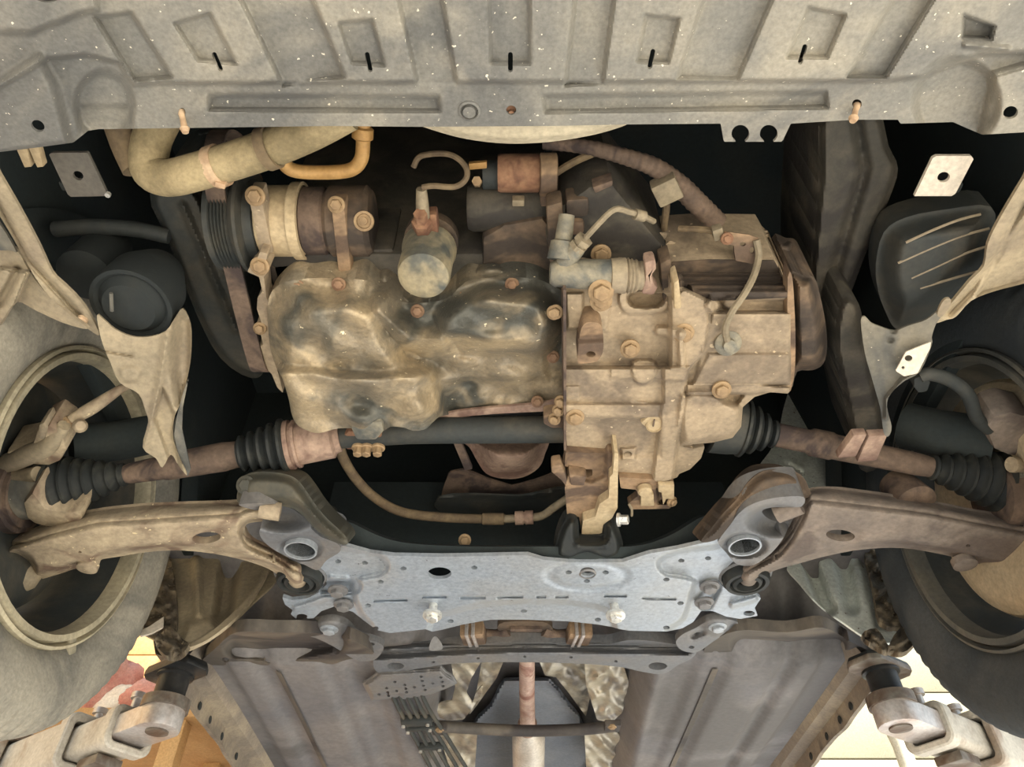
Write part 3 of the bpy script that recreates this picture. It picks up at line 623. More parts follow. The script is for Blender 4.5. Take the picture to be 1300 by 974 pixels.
# ================================================================== REAR BRACE, PERFORATED PLATE, EXHAUST
RB = thing('tunnel_brace', 'grey curved cross brace behind the subframe', 'brace', P(667, 832, .635))
bo = cr([(474, 843), (482, 830), (533, 827), (567, 822), (622, 817), (670, 816), (739, 818), (773, 818), (797, 813), (828, 814), (866, 820), (884, 826), (878, 836), (860, 845), (842, 856), (815, 853), (787, 847), (739, 843), (667, 841), (588, 842), (543, 847), (500, 855), (480, 854)], 4)
sheet('brace_plate', bo, hplane(.632), 'subframe_dark', RB, zones=[(line([(480, 828), (570, 822), (667, 818), (780, 820), (870, 822)], 7), .02, 10)], holes=[ell(502, 846, 11, 4.6), ell(835, 846, 12, 4.8)]+[ell(x, y, 2.6, 1.6) for x, y in ((607, 836), (666, 834), (725, 835), (782, 840), (550, 841))], step=2, thick=.02)
lug = sheet('lug', cr([(545, 826), (548, 812), (553, 808), (558, 813), (562, 824)], 3), tplane(553, 820, .636, 0, 1.2), 'subframe_dark', RB, step=1.5, thick=.004)
PPl = thing('perforated_plate', 'grey heat plate with rows of small holes below the left end of the brace', 'heat plate', P(520, 870, .63))
hp = [(205, 431), (268, 450), (372, 397), (379, 424), (387, 453), (397, 480), (330, 464), (446, 440), (497, 401), (505, 430), (511, 457), (153, 470), (160, 498), (165, 518), (215, 489), (275, 474), (279, 497), (105, 510)]
sheet('plate', [(460, 868), (470, 862), (482, 852), (520, 850), (560, 847), (568, 855), (576, 860), (580, 868), (568, 874), (546, 882), (512, 888), (506, 885), (496, 887), (472, 891)], hplane(.626), 'subframe_dark', PPl, holes=[ell(460+x/5, 780+y/5, 2.4, 1.7) for x, y in hp], extra=lambda x, y, s: .01*sstep(-6, 0, s), step=1.4, thick=.004)
# brake and fuel lines
BL = thing('brake_lines', 'bundle of dark brake and fuel lines with clips below the perforated plate', 'pipes', P(520, 900, .66))
for k in range(5):
    x = 500+k*9.5; tube('line', [P(x-6, 872, .640), P(x+6, 900, .638), P(x+28+k, 940, .638), P(x+52+k*2, 985, .638)], .0048, 'black_plastic', BL, segs=8, sm=3)
for (x0, y0, x1, y1, wd) in ((508, 917, 547, 915, 7), (514, 927, 550, 924, 3.5), (530, 951, 562, 949, 3.5)):
    v, f = prism_geo([P(x0, y0, .629), P(x1, y1, .629), P(x1+2, y1+wd, .629), P(x0+2, y0+wd, .629)], (0, 0, .014), .002); c = mk('line_clip', v, f, 'black_plastic', BL)
    for x, y in ((x0+4, y0+wd*.6), (x1-4, y1+wd*.6)): mk('clip_stud', *lathe_geo(P(x, y, .630), DN, [(0, .004), (.005, .004), (.005, 0)], 8), 'zinc', c)
EX = thing('exhaust_pipe', 'pinkish rusty exhaust pipe running back along the tunnel', 'exhaust', P(667, 900, .69))
tube('front_pipe', [P(668, 806, .70), P(669, 842, .70), P(669, 880, .70), P(670, 922, .70)], [.016, .0165, .0175, .0185], 'exhaust', EX, segs=24, sm=3)
tube('joint_ring', [P(669.5, 919, .70), P(670, 925, .70)], .0235, 'rust_pink', EX, segs=24, sm=0)
tube('muffler', [P(670, 925, .715), P(671, 938, .715), P(671, 976, .715), P(671, 1040, .715)], [.02, .042, .044, .044], 'muffler', EX, segs=28, sm=0)
CBR = thing('tunnel_crossbar', 'dark round bar across the tunnel over the exhaust pipe', 'bar', P(670, 926, .685))
tube('bar', [P(556, 922, .646), P(600, 925, .646), P(670, 928, .646), P(740, 926, .646), P(780, 922, .646)], .0125, 'under_dark', CBR, segs=16)
for x, y in ((558, 926), (777, 922)):
    box('end_bracket', P(x, y, .642), (.035, .04, .014), 'under_dark', CBR); bolt(P(x, y+1, .636), DN, .007, .005, 'bolt_metal', CBR)
TS = thing('tunnel_shield', 'blue grey trapezoid heat shield panel above the exhaust pipe', 'heat shield', P(690, 890, .78))
sheet('shield_panel', cr([(600, 921), (622, 895), (637, 866), (650, 862), (690, 862), (702, 866), (722, 892), (741, 921), (741, 985), (600, 985)], 3), hplane(.80), 'tunnel', TS, extra=lambda x, y, s: -.016*sstep(-7, -1, s)+.02*sstep(-2, 0, s), step=3, thick=.004)
def foil(pts, h, lab, seed):
    rs = np.random.RandomState(seed); k = rs.uniform(.03, .16, (10, 2))*rs.choice([-1, 1], (10, 2)); ph = rs.uniform(0, 6, 10)
    t = sheet('foil_shield', pts, hplane(h), 'foil', None, extra=lambda x, y, s: .016*sum(np.abs(np.sin(k[i, 0]*x+k[i, 1]*y+ph[i])) for i in range(10))/5, step=2.2, thick=.003)
    return tag(t, lab, 'heat shield', 'crumpled foil heat shields')
foil([(572, 838), (612, 838), (598, 862), (592, 880), (600, 893), (604, 880), (614, 868), (610, 884), (598, 902), (588, 914), (570, 915), (552, 910), (545, 900), (560, 892), (574, 890), (578, 872)], .70, 'crumpled yellowish foil heat shield left of the exhaust pipe', 3)
foil([(612, 838), (640, 838), (630, 862), (618, 878), (606, 895), (596, 908), (594, 900), (604, 884)], .73, 'narrow grey foil strip beside the exhaust pipe', 5)
foil([(742, 838), (790, 838), (793, 850), (800, 872), (790, 905), (776, 918), (758, 914), (752, 895), (744, 870)], .70, 'crumpled foil heat shield on the right of the tunnel', 7)
foil([(556, 930), (606, 930), (604, 960), (602, 990), (575, 990), (566, 960)], .70, 'bright crumpled foil at the bottom left of the crossbar', 9)
foil([(742, 930), (784, 930), (792, 945), (786, 990), (745, 990)], .70, 'crumpled foil at the bottom right of the crossbar', 11)
foil([(684, 838), (756, 838), (750, 880), (744, 910), (722, 880), (706, 860), (692, 858)], .78, 'ribbed grey foil panel right of the exhaust pipe', 13)
# exhaust hanger between subframe and brace
HG = thing('exhaust_hanger', 'rusty exhaust hanger with two rubber blocks between subframe and brace', 'hanger', P(665, 800, .67))
for x in (601, 735):
    s = 1 if x > 650 else -1
    box('rubber_block', P(x, 804, .665), (.045, .045, .03), 'alu_brown', HG, rotz(8*s), .006)
    for dx in (-6, 2): box('clamp_band', P(x+dx, 804, .663), (.006, .048, .034), 'fresh_metal', HG, rotz(8*s), .001)
    tube('hanger_arm', [P(x, 804, .675), P(x-s*28, 806, .672), P(x-s*45, 800, .675)], [.012, .010, .012], 'rust_dark', HG)
sheet('flange', cr([(632, 800), (640, 790), (690, 790), (702, 800), (690, 804), (682, 812), (655, 812), (648, 804)], 3), hplane(.672), 'alu_dark', HG, holes=[ell(666, 798, 16, 3.4)], step=1.6, thick=.012)
lathe('ball_flange', P(668, 806, .69), (0, -.4, -1), [(0, .03), (.016, .028), (.026, .018), (.03, 0)], 'exhaust', HG, 28)
box('top_bridge', P(668, 795, .675), (.06, .012, .02), 'rust_dark', HG)
# ================================================================== SPLASH SHIELD
SS = thing('splash_shield', 'grey ribbed front splash shield spanning the top of the picture', 'splash shield', P(650, 160, .68))
n_ = np.array((0, -math.sin(math.radians(10)), math.cos(math.radians(10)))); SP = (P(650, 160, .68), n_)
so = [(-70, -90), (1370, -90), (1370, 162), (1300, 168), (1247, 171), (1228, 163), (1210, 155), (1143, 157), (1140, 152), (1085, 152), (1004, 157), (993, 180), (919, 180), (915, 157), (797, 158), (700, 160), (532, 161), (420, 160), (125, 164), (112, 166), (93, 181), (50, 187), (0, 193), (-70, 200)]
chan = [((120, 22), (170, 102), (218, 98), (166, 16)), ((267, -80), (359, 108), (437, 98), (364, -80)), ((488, -80), (530, 105), (579, 105), (548, -80)), ((739, -80), (718, 108), (765, 105), (790, -80)), ((918, -80), (860, 100), (936, 101), (1014, -80)), ((1180, -80), (1075, 98), (1124, 98), (1233, -80))]
zn = [(poly([(-80, -95), (1380, -95), (1380, 60), (1240, 70), (1170, 98), (1120, 103), (1060, 103), (200, 106), (172, 108), (150, 80), (110, 70), (60, 75), (-80, 160)]), -.014, 8)]
zn += [(poly(c), .014, 8) for c in chan]
zn += [(poly(c), .011, 7) for c in (((222, 30), (266, 17), (300, 81), (252, 77)), ((430, 29), (472, 25), (488, 83), (447, 80)), ((620, -80), (672, -80), (672, 81), (623, 80)), ((820, 20), (862, 24), (848, 80), (809, 78)), ((1026, 10), (1073, 19), (1050, 73), (999, 73)))]
zn += [(poly([(266, 121), (556, 123), (558, 141), (266, 139)]), .011, 9), (poly([(690, 122), (1048, 117), (1050, 136), (692, 142)]), .011, 9)]
zn += [(poly([(-80, 130), (0, 105), (50, 72), (70, 110), (90, 185), (-80, 210)]), -.018, 20), (ell(132, 134, 36, 42), .014, 14), (poly([(100, 135), (166, 135), (170, 175), (100, 175)]), .006, 10),
       (ell(1214, 130, 52, 54), .016, 16), (poly([(1262, 94), (1380, 60), (1380, 190), (1243, 176)]), -.016, 14), (poly([(1224, 20), (1262, 34), (1258, 50), (1222, 48)]), .016, 7), (line([(1226, 57), (1280, 62)], 3), -.006, 8),
       (poly([(-80, 40), (40, 42), (100, 18), (124, 12), (120, -90), (-80, -90)]), -.012, 12)]
hl = [line(s, 3.0) for s in (((272, 69), (280, 88)), ((466, 69), (470, 89)), ((648, 69), (648, 89)), ((829, 65), (825, 85)), ((1022, 59), (1016, 79)))]
hl += [ell(48, 160, 9, 7, 30), ell(1283, 143, 9.5, 8, -20), ell(231, 143, 4.5, 6), ell(649, 140, 6.5, 6), ell(1088, 132, 6.2, 6), ell(60, -3, 15, 6), ell(940, 170, 11.3), ell(976, 170, 11.3)]
sheet('shield_panel', so, SP, 'tray', SS, zones=zn, holes=hl, step=2.0, thick=.003, sharp=45)
def on_ss(x, y, r=0.): return on_plane(SP, np.array(float(x)), np.array(float(y)), r)
lathe('drain_plug', on_ss(596, 139, .002), -n_, [(0, .0105), (.003, .0105), (.004, .0085), (.002, .008), (.002, .006), (.005, .006), (.005, 0)], 'tray', SS, 28)
lathe('recess_screw', on_ss(649, 140, .008), -n_, [(0, .0065), (.002, .0065), (.002, .003), (.006, .003), (.006, 0)], 'rust', SS, 16)
for x, y, x2, y2 in ((230, 141, 235, 166), (1088, 134, 1083, 152)):
    a, b = on_ss(x, y, .004), on_ss(x2, y2, -.014)
    c = tube('retainer_clip', [a, a*.7+b*.3, a*.3+b*.7, b], [.0042, .0026, .0030, .0034], 'clip_tan', SS, segs=10, sm=3)
    tube('clip_tip', [b-(b-a)*.12, b+(b-a)*.10], [.0046, .0030], 'clip_tan', c, segs=10, sm=0)
sk = sheet('rear_skirt', cr([(528, 156), (552, 166), (585, 175), (620, 180.5), (655, 182.5), (700, 180), (745, 173), (780, 164), (802, 154), (802, 140), (660, 135), (528, 140)], 4), (SP[0]+n_*.008, n_), 'tray_tan', SS, extra=lambda x, y, s: .010*sstep(-8, 0, s), step=3, thick=.004)
# ================================================================== OIL PAN
OP = thing('oil_pan', 'dented dusty metal oil pan under the engine, left of the gearbox', 'oil pan', P(530, 450, .68))
po = cr([(340, 385), (347, 368), (365, 357), (400, 353), (440, 354), (465, 356), (480, 362), (494, 376), (515, 384), (545, 384), (568, 378), (585, 363), (600, 355), (640, 352), (680, 354), (700, 362), (714, 372), (717, 400), (717, 450), (716, 500), (708, 512), (690, 519), (640, 522), (600, 524), (562, 528), (550, 536), (540, 545), (525, 547), (512, 543), (496, 542), (484, 548), (460, 545), (430, 544), (405, 550), (388, 546), (376, 538), (370, 525), (366, 505), (358, 480), (350, 465), (343, 440), (340, 410)], 4)
A_ = poly(cr([(352, 400), (380, 378), (440, 374), (478, 388), (496, 420), (520, 455), (548, 480), (552, 560), (480, 570), (380, 570), (350, 500), (345, 440)], 4))
B_ = poly([(345, 466), (400, 470), (450, 476), (505, 474), (548, 470), (570, 530), (540, 580), (360, 580), (340, 500)])
C_ = poly(cr([(556, 402), (590, 374), (640, 368), (690, 376), (702, 395), (702, 432), (688, 446), (640, 450), (585, 440), (555, 430)], 4))
D_ = poly([(540, 448), (700, 450), (704, 470), (540, 470)])
rsp = np.random.RandomState(5); kp = rsp.uniform(.03, .16, (10, 2))*rsp.choice([-1, 1], (10, 2)); pp = rsp.uniform(0, 6, 10)
def panrel(x, y, s):
    r = .058-.052*sstep(22, -26, A_(x, y))-.026*sstep(7, -9, B_(x, y))
    r = np.minimum(r, .058-.052*sstep(14, -20, C_(x, y)))
    br = .058-.050*sstep(16, -30, line([(480, 395), (520, 430), (560, 430)], 22)(x, y)); r = np.minimum(r, br)
    r += .010*sstep(10, -10, ell(455, 506, 34, 17)(x, y))+.006*sstep(8, -8, ell(610, 497, 40, 13)(x, y))
    r -= .010*sstep(6, -6, poly([(560, 455), (692, 455), (694, 480), (550, 485)])(x, y))
    r += .006*sstep(8, -6, ell(620, 405, 40, 18)(x, y))
    r += .0016*sum(np.sin(kp[i, 0]*x+kp[i, 1]*y+pp[i]) for i in range(10))
    return r
sheet('pan_shell', po, hplane(.678), 'pan', OP, extra=panrel, step=2.0, thick=.06, sharp=60)
gk = sheet('flange_lip', cr([(560, 527), (600, 520), (690, 512), (712, 505), (719, 512), (705, 521), (640, 525), (600, 528), (560, 533)], 3), hplane(.728), 'rust_pink', OP, step=2, thick=.004)
for x, y, h in ((378, 364, .73), (430, 361, .73), (588, 375, .73), (650, 361, .73), (702, 397, .73), (702, 453, .73), (682, 510, .728), (530, 395, .725)): bolt(P(x, y, h), (0, -.5, -1), .006, .006, 'bolt_rust', OP)
prism('drain_boss', [(445, 545), (448, 538), (485, 536), (488, 548), (478, 560), (452, 560)], .655, .05, 'slave', OP, .006)
for k, x in enumerate((455, 466, 480)): bolt(P(x, 569, .66), (0, .1, -1), .0065, .012, 'bolt_metal', OP)
# engine block behind
EB = thing('engine_block', 'dark engine block above the oil pan', 'engine block', (-.12, .64, 1.76))
box('block_casting', (-.13, .68, 1.99), (.36, .30, .44), 'shaded_metal', EB, bevel=.01)
prism('block_skirt', [(612, 302), (640, 286), (690, 277), (705, 300), (705, 352), (612, 350)], .765, .12, 'alu_dark', EB, .008)
prism('side_web', [(440, 318), (500, 316), (500, 352), (440, 350)], .775, .1, 'shaded_metal', EB, .006)
prism('rear_casting', [(340, 335), (450, 325), (450, 356), (345, 362)], .77, .1, 'alu_dark', EB, .006)
TCv = thing('timing_cover', 'tan edge of the timing cover left of the oil pan', 'engine cover', P(335, 420, .73))
sheet('cover_edge', [(318, 337), (326, 330), (330, 320), (340, 322), (337, 334), (343, 340), (335, 352), (338, 378), (344, 390), (346, 416), (342, 424), (348, 440), (352, 470), (360, 500), (352, 492), (345, 475), (332, 462), (327, 441), (334, 438), (331, 424), (322, 421), (325, 412), (332, 410), (326, 392), (327, 378), (333, 370), (329, 352), (314, 345)], hplane(.735), 'alu_dust', TCv, step=1.6, thick=.03)
bolt(P(330, 338, .733), (0, -.4, -1), .008, .006, 'bolt_metal', TCv); bolt(P(330, 417, .733), (0, -.4, -1), .006, .006, 'bolt_metal', TCv)
# belt and pulleys
def ribbon(name, yz, x0, x1, mat, parent, th=.004):
    q = cr([np.array(p) for p in yz], 6, False); V = []; Fc = []
    for k, p in enumerate(q):
        t = q[min(k+1, len(q)-1)]-q[max(k-1, 0)]; t = t/np.linalg.norm(t); nn = np.array((-t[1], t[0]))
        for x, e in ((x0, 0), (x1, 0), (x1, th), (x0, th)): V.append((x, p[0]+nn[0]*e, p[1]+nn[1]*e))
        if k:
            for j in range(4): Fc.append(((k-1)*4+j, (k-1)*4+(j+1) % 4, k*4+(j+1) % 4, k*4+j))
    return mk(name, V, Fc, mat, parent)
DB = tag(ribbon('drive_belt', [(.50, 1.90), (.43, 1.875), (.398, 1.83), (.412, 1.79), (.45, 1.766), (.55, 1.748), (.66, 1.731), (.70, 1.735), (.72, 1.77)], -.356, -.334, 'rust_dark', None), 'flat brown drive belt running down left of the compressor', 'belt')
AC = thing('ac_compressor', 'cream and rust air conditioning compressor at upper left of the engine', 'compressor', P(400, 290, .79))
ca = P(392, 281, .80); cY, cZ = ca[1], ca[2]
def xat(px): return (px-650)/F*float(np.dot(ca-C0, FW))
cx_ = lambda px: np.array((xat(px), cY, cZ))
seg_ = lambda a, b, r, mat, nm, e=.003: lathe(nm, cx_(a), (1, 0, 0), [(0, r-e), (e, r), (xat(b)-xat(a)-e, r), (xat(b)-xat(a), r-e)], mat, AC, 40)
seg_(333, 388, .044, 'gear_cream', 'front_housing'); seg_(387, 418, .042, 'rust_dark', 'middle_housing'); seg_(417, 474, .044, 'alu_dark', 'rear_housing', .006)
for (a, b) in (((322, 247), (338, 322)), ((428, 262), (438, 352))):
    p0, p1 = P(a[0], a[1], .765), P(b[0], b[1], .765)
    v, f = prism_geo([P(a[0]-8, a[1], .757), P(a[0]+9, a[1], .757), P(b[0]+9, b[1], .752), P(b[0]-8, b[1], .752)], (0, .0, .03), .003); mk('mounting_leg', v, f, 'alu_dust' if a[0] < 400 else 'alu_brown', AC)
bolt(P(324, 249, .752), (0, -.5, -1), .008, .007, 'bolt_metal', AC); bolt(P(427, 260, .755), (0, -.5, -1), .007, .007, 'bolt_metal', AC)
lathe('valve_port', P(463, 281, .765), (0, -.55, -.83), [(0, .012), (.006, .012), (.006, .009), (.004, .008), (.004, .0045), (.008, .0045), (.008, 0)], 'bolt_metal', AC, 20)
lathe('bracket_ring', cx_(376), (1, 0, 0), [(0, .044), (0, .048), (.012, .048), (.012, .044)], 'gear_cream', AC, 32, caps=False)
pul = lathe('pulley', np.array((-.362, cY, cZ)), (1, 0, 0), [(0, .03), (0, .062), (.004, .062)]+sum([[(.006+.004*k, .062), (.008+.004*k, .058)] for k in range(6)], [])+[(.032, .062), (.036, .066), (.04, .066), (.042, .05), (.052, .048), (.054, .03)], 'black_plastic', AC, 48)
# oil filter
OF = thing('oil_filter', 'grey oil filter canister with a dusty round end above the pan', 'oil filter', P(537, 352, .70))
fp = P(537, 353, .693); fax = np.array((0.02, .10, 1.0))
lathe('canister', fp, fax, [(0, 0), (-.001, .014), (.0, .024), (.004, .0293), (.012, .031), (.06, .0315), (.064, .0335), (.07, .0335), (.072, .03)], 'filter', OF, 48)
lathe('filter_seat', fp+fax*.072, fax, [(0, .022), (.012, .022), (.014, .034), (.03, .034)], 'alu_dark', OF, 32)
OS = thing('pressure_switch', 'rusty oil pressure switch with grey plug above the oil filter', 'sensor', P(540, 285, .76))
prism('switch_bracket', [(526, 275), (554, 272), (557, 300), (530, 302)], .752, .02, 'rust', OS, .003)
lathe('switch_body', P(537, 290, .75), (0, -.9, -.4), [(0, .012), (.014, .012), (.016, .008), (.03, .008)], 'rust', OS, 6)
tube('plug', [P(537, 276, .75), P(536, 258, .75), P(535, 240, .75)], [.008, .0075, .006], 'wire', OS, segs=10, sm=2)
tag(tube('sensor_wire', [P(536, 238, .75), P(550, 236, .75), P(578, 237, .755), P(592, 226, .76), P(590, 210, .77), P(570, 196, .78), P(535, 198, .79), P(525, 212, .79)], .0034, 'hose_brown', None, segs=8), 'grey wire looping right from the oil pressure switch', 'wire')
# hoses and pipes
RH = thing('radiator_hose', 'thick dusty tan radiator hose under the left part of the splash shield', 'hose', P(250, 225, .72))
hp_ = [P(205, 150, .76), P(192, 180, .745), P(190, 215, .725), P(212, 226, .715), P(250, 218, .712), P(300, 203, .715), P(345, 187, .72), P(395, 165, .728), P(440, 140, .735)]
tube('hose', hp_, [.020, .020, .0195, .0195, .0195, .0195, .020, .0205, .021], 'hose_tan', RH, segs=24, sm=8)
tube('outer_bend', [P(150, 150, .76), P(162, 185, .75), P(176, 215, .735)], .017, 'hose_brown', RH, segs=18)
for x, y, dx in ((276, 211, 4), (342, 188, 5)):
    v = P(x+20, y-7, .715)-P(x-20, y+7, .715); v /= np.linalg.norm(v); p = P(x, y, .715)
    c = lathe('hose_clamp', p-v*.006, v, [(0, .0195), (0, .0222), (.011, .0222), (.011, .0195)], 'hose_brown' if x > 300 else 'clip_tan', RH, 28, caps=False)
    if x < 300: mk('clamp_ear', *box_geo(P(x+6, y+20, .700), (.010, .006, .016), rotz(20), .001), 'clip_tan', c)
AP = thing('ac_pipe', 'golden U bent metal pipe above the compressor', 'pipe', P(410, 218, .75))
tube('pipe_bend', [P(352, 180, .755), P(358, 202, .752), P(372, 216, .75), P(410, 219, .75), P(444, 216, .75), P(458, 203, .75), P(461, 180, .752), P(461, 145, .757)], .0078, 'gold_pipe', AP, segs=16, sm=8)
lathe('pipe_collar', P(460, 178, .752), P(461, 160, .756)-P(460, 178, .752), [(0, .0085), (.002, .0115), (.012, .0115), (.014, .009)], 'gold_pipe', AP, 20)
WH = thing('wiring_conduit', 'brown corrugated wiring conduit curving down right of the starter', 'conduit', P(840, 220, .80))
tube('conduit', [P(690, 182, .81), P(740, 186, .80), P(790, 198, .795), P(830, 212, .79), P(862, 235, .785), P(885, 258, .78), P(912, 284, .775)], [.007, .008, .009, .0105, .012, .0125, .012], 'rust_dark', WH, segs=14, ring=(.008, .07))
box('conduit_clip', P(846, 240, .775), (.03, .03, .02), 'wire', WH, rotz(-30), .003)
tube('branch', [P(843, 245, .785), P(846, 262, .785), P(843, 290, .79), P(845, 312, .795)], .0045, 'hose_brown', WH, segs=8)
tube('branch', [P(705, 220, .79), P(730, 205, .795), P(760, 192, .80)], .0045, 'hose_brown', WH, segs=8)
# starter motor
SM = thing('starter_motor', 'starter motor with a rusty brown solenoid above the gearbox', 'starter', P(650, 250, .80))
def xl(nm, px0, px1, py, h, rpx, mat, par, e=.15, segs=36):
    a, b = P(px0, py, h), P(px1, py, h); r = rpx*mpp(a); L = np.linalg.norm(b-a)
    return lathe(nm, a, b-a, [(0, r*.6), (0, r*(1-e)), (L*.06, r), (L*.94, r), (L, r*(1-e)), (L, r*.6)], mat, par, segs)
xl('solenoid', 632, 686, 220, .795, 24, 'rust', SM, .06); xl('solenoid_cap', 685, 707, 222, .79, 27, 'alu_brown', SM, .1); xl('terminal_cap', 612, 634, 222, .80, 18, 'black_plastic', SM)
xl('motor_body', 594, 692, 264, .80, 30, 'shaded_metal', SM, .12)
prism('terminal_tab', [(595, 208), (618, 206), (618, 214), (596, 216)], .785, .006, 'gold_pipe', SM, .001)
prism('nose_web', [(684, 232), (700, 232), (700, 262), (686, 264)], .775, .03, 'alu_brown', SM, .004)
lathe('terminal_nut', P(606, 232, .785), (0, -.6, -.8), [(0, .006), (.014, .006), (.014, 0)], 'bolt_metal', SM, 6)
box('data_plate', P(658, 255, .773), (.014, .008, .012), 'wire', SM, None, .001)
# ================================================================== GEARBOX
GB = thing('gearbox', 'large tan cast gearbox in the middle right of the picture', 'gearbox', P(820, 460, .67))
prism('bell_top', [(692, 302), (712, 262), (748, 238), (776, 231), (800, 262), (850, 322), (852, 372), (770, 370), (706, 350)], .745, .16, 'shaded_metal', GB, .008)
prism('bell_lug', [(752, 238), (778, 229), (778, 236), (756, 246)], .742, .02, 'rust_dark', GB, .002)
prism('bell_rib', [(693, 262), (714, 256), (716, 300), (713, 340), (698, 338), (695, 300)], .733, .03, 'alu_dark', GB, .005)
prism('bell_block', [(718, 254), (748, 252), (748, 276), (718, 278)], .74, .03, 'alu_dark', GB, .006)
prism('bell_block', [(718, 282), (742, 282), (742, 300), (718, 300)], .736, .03, 'alu_brown', GB, .006)
go = [(717, 366), (745, 363), (772, 368), (800, 370), (851, 372), (852, 332), (900, 329), (984, 330), (993, 346), (1002, 353), (1005, 400), (1006, 486), (1001, 500), (978, 498), (958, 504), (943, 517), (941, 542), (930, 556), (905, 562), (864, 566), (880, 570), (895, 566), (890, 582), (876, 596), (862, 602), (860, 606), (848, 610), (834, 613), (830, 608), (796, 606), (785, 603), (784, 576), (760, 572), (720, 571), (717, 520)]
gz = [(poly([(700, 350), (770, 360), (850, 372), (850, 466), (700, 467)]), .016, 7), (poly([(710, 513), (842, 513), (840, 531), (710, 531)]), -.009, 6), (poly([(710, 534), (838, 534), (838, 580), (710, 580)]), .006, 10),
      (poly([(842, 466), (874, 466), (866, 520), (860, 560), (854, 615), (828, 612), (834, 560), (842, 510)]), -.014, 6),
      (poly([(840, 320), (1010, 320), (1010, 354), (840, 354)]), .05, 10), (poly([(866, 354), (1010, 354), (1010, 368), (866, 368)]), .026, 5), (poly([(905, 380), (1010, 380), (1010, 396), (905, 396)]), .018, 6),
      (poly([(905, 398), (1003, 398), (1003, 488), (880, 488)]), -.006, 5), (poly([(900, 449), (1003, 449), (1003, 488), (880, 488)]), -.006, 5), (poly([(872, 488), (958, 488), (1003, 492), (1003, 500), (872, 500)]), -.012, 4),
      (poly(cr([(868, 504), (905, 500), (922, 510), (938, 520), (938, 546), (926, 556), (900, 560), (868, 562)], 3)), -.022, 14), (poly([(908, 500), (945, 500), (935, 515), (918, 512)]), .012, 5),
      (poly([(852, 380), (868, 367), (895, 380), (900, 410), (893, 448), (876, 468), (852, 468)]), -.014, 5), (poly(cr([(803, 459), (831, 459), (832, 478), (820, 488), (806, 483)], 3)), -.012, 5),
      (poly([(775, 466), (805, 466), (805, 480), (775, 480)]), -.004, 3), (poly([(832, 466), (875, 466), (872, 484), (832, 482)]), -.006, 4), (poly(cr([(786, 374), (800, 366), (840, 370), (848, 384), (842, 396), (800, 399), (788, 390)], 3)), -.010, 4), (poly(cr([(800, 372), (842, 372), (842, 384), (830, 390), (802, 388)], 3)), .03, 5),
      (poly([(788, 570), (808, 568), (806, 584), (790, 584)]), -.006, 4), (line([(801, 510), (820, 511)], .8), -.003, 3), (poly([(718, 490), (736, 490), (736, 508), (718, 508)]), -.004, 3),
      (line([(838, 420), (866, 424)], 6), -.014, 6), (line([(864, 424), (866, 462)], 4), -.012, 5), (ell(928, 385, 10, 8), -.012, 5), (ell(905, 388, 9, 8), -.02, 5), (poly([(718, 372), (740, 372), (740, 418), (720, 418)]), -.010, 5), (poly([(752, 390), (775, 390), (770, 420), (752, 420)]), -.008, 5)]
rs = np.random.RandomState(9)
sheet('casing', go, hplane(.672), 'alu_dust', GB, zones=gz, holes=[ell(797, 577, 5.5, 3.8)], step=1.8, thick=.10, sharp=40)
sheet('shaded_casing_top', [(853, 333), (900, 330), (983, 331), (992, 347), (1001, 354), (1003, 378), (960, 380), (905, 382), (896, 378), (868, 364), (853, 366)], hplane(.6705), 'alu_dark', GB, zones=gz, step=1.8, thick=.01, sharp=40)  # dark overlay on the casing's upper end, shade put into the colour
sheet('end_cover', cr([(1001, 350), (1020, 350), (1034, 353), (1041, 375), (1048, 410), (1050, 442), (1045, 462), (1032, 470), (1012, 472), (1005, 492), (1002, 430)], 3), hplane(.682), 'alu_dark', GB, extra=lambda x, y, s: .035*sstep(-16, 0, s), step=2, thick=.08)
sheet('cover_gasket', cr([(1000, 352), (1006, 352), (1009, 400), (1010, 440), (1008, 480), (1000, 499), (1000, 430)], 2), hplane(.670), 'alu_brown', GB, step=1.6, thick=.02)
sheet('side_lug', cr([(734, 461), (734, 445), (736, 426), (741, 412), (752, 409), (763, 413), (766, 430), (765, 448), (757, 459), (745, 461)], 3), hplane(.648), 'alu_brown', GB, holes=[ell(750, 450, 6.2, 3.8)], zones=[(poly([(730, 400), (770, 400), (770, 432), (730, 434)]), .010, 10)], step=1.5, thick=.03)
sheet('bell_edge', [(715, 368), (719, 368), (719, 572), (716, 572)], hplane(.662), 'rust_dark', GB, step=1.5, thick=.05)
dpl = lathe('drain_plug', P(830, 537, .668), (0, -.2, -1), [(0, .0115), (.006, .0115), (.008, .0095), (.006, .009), (.006, 0)], 'gear_cream', GB, 28)
mk('plug_slot', *box_geo(P(830, 537, .6605), (.002, .013, .002), None, .0003), 'rust_dark', dpl)
prism('plug_boss', [(813, 538), (822, 530), (844, 528), (845, 546), (824, 547)], .664, .02, 'gear_cream', GB, .004)
for x, y, h in ((800, 443, .672), (916, 495, .655), (868, 423, .655), (763, 323, .735), (730, 530, .66)): bolt(P(x, y, h), (0, -.3, -1), .0085, .007, 'bolt_metal', GB)
for x, y in ((712, 510), (709, 521), (704, 532), (703, 397), (706, 396)): bolt(P(x, y, .675), (-.3, -.5, -1), .006, .008, 'bolt_metal', GB)
prism('flange_tab', [(690, 528), (716, 524), (716, 544), (700, 544), (690, 539)], .68, .02, 'alu_brown', GB, .003)
prism('edge_tab', [(862, 355), (866, 392), (856, 394), (855, 360)], .655, .03, 'gear_cream', GB, .003)
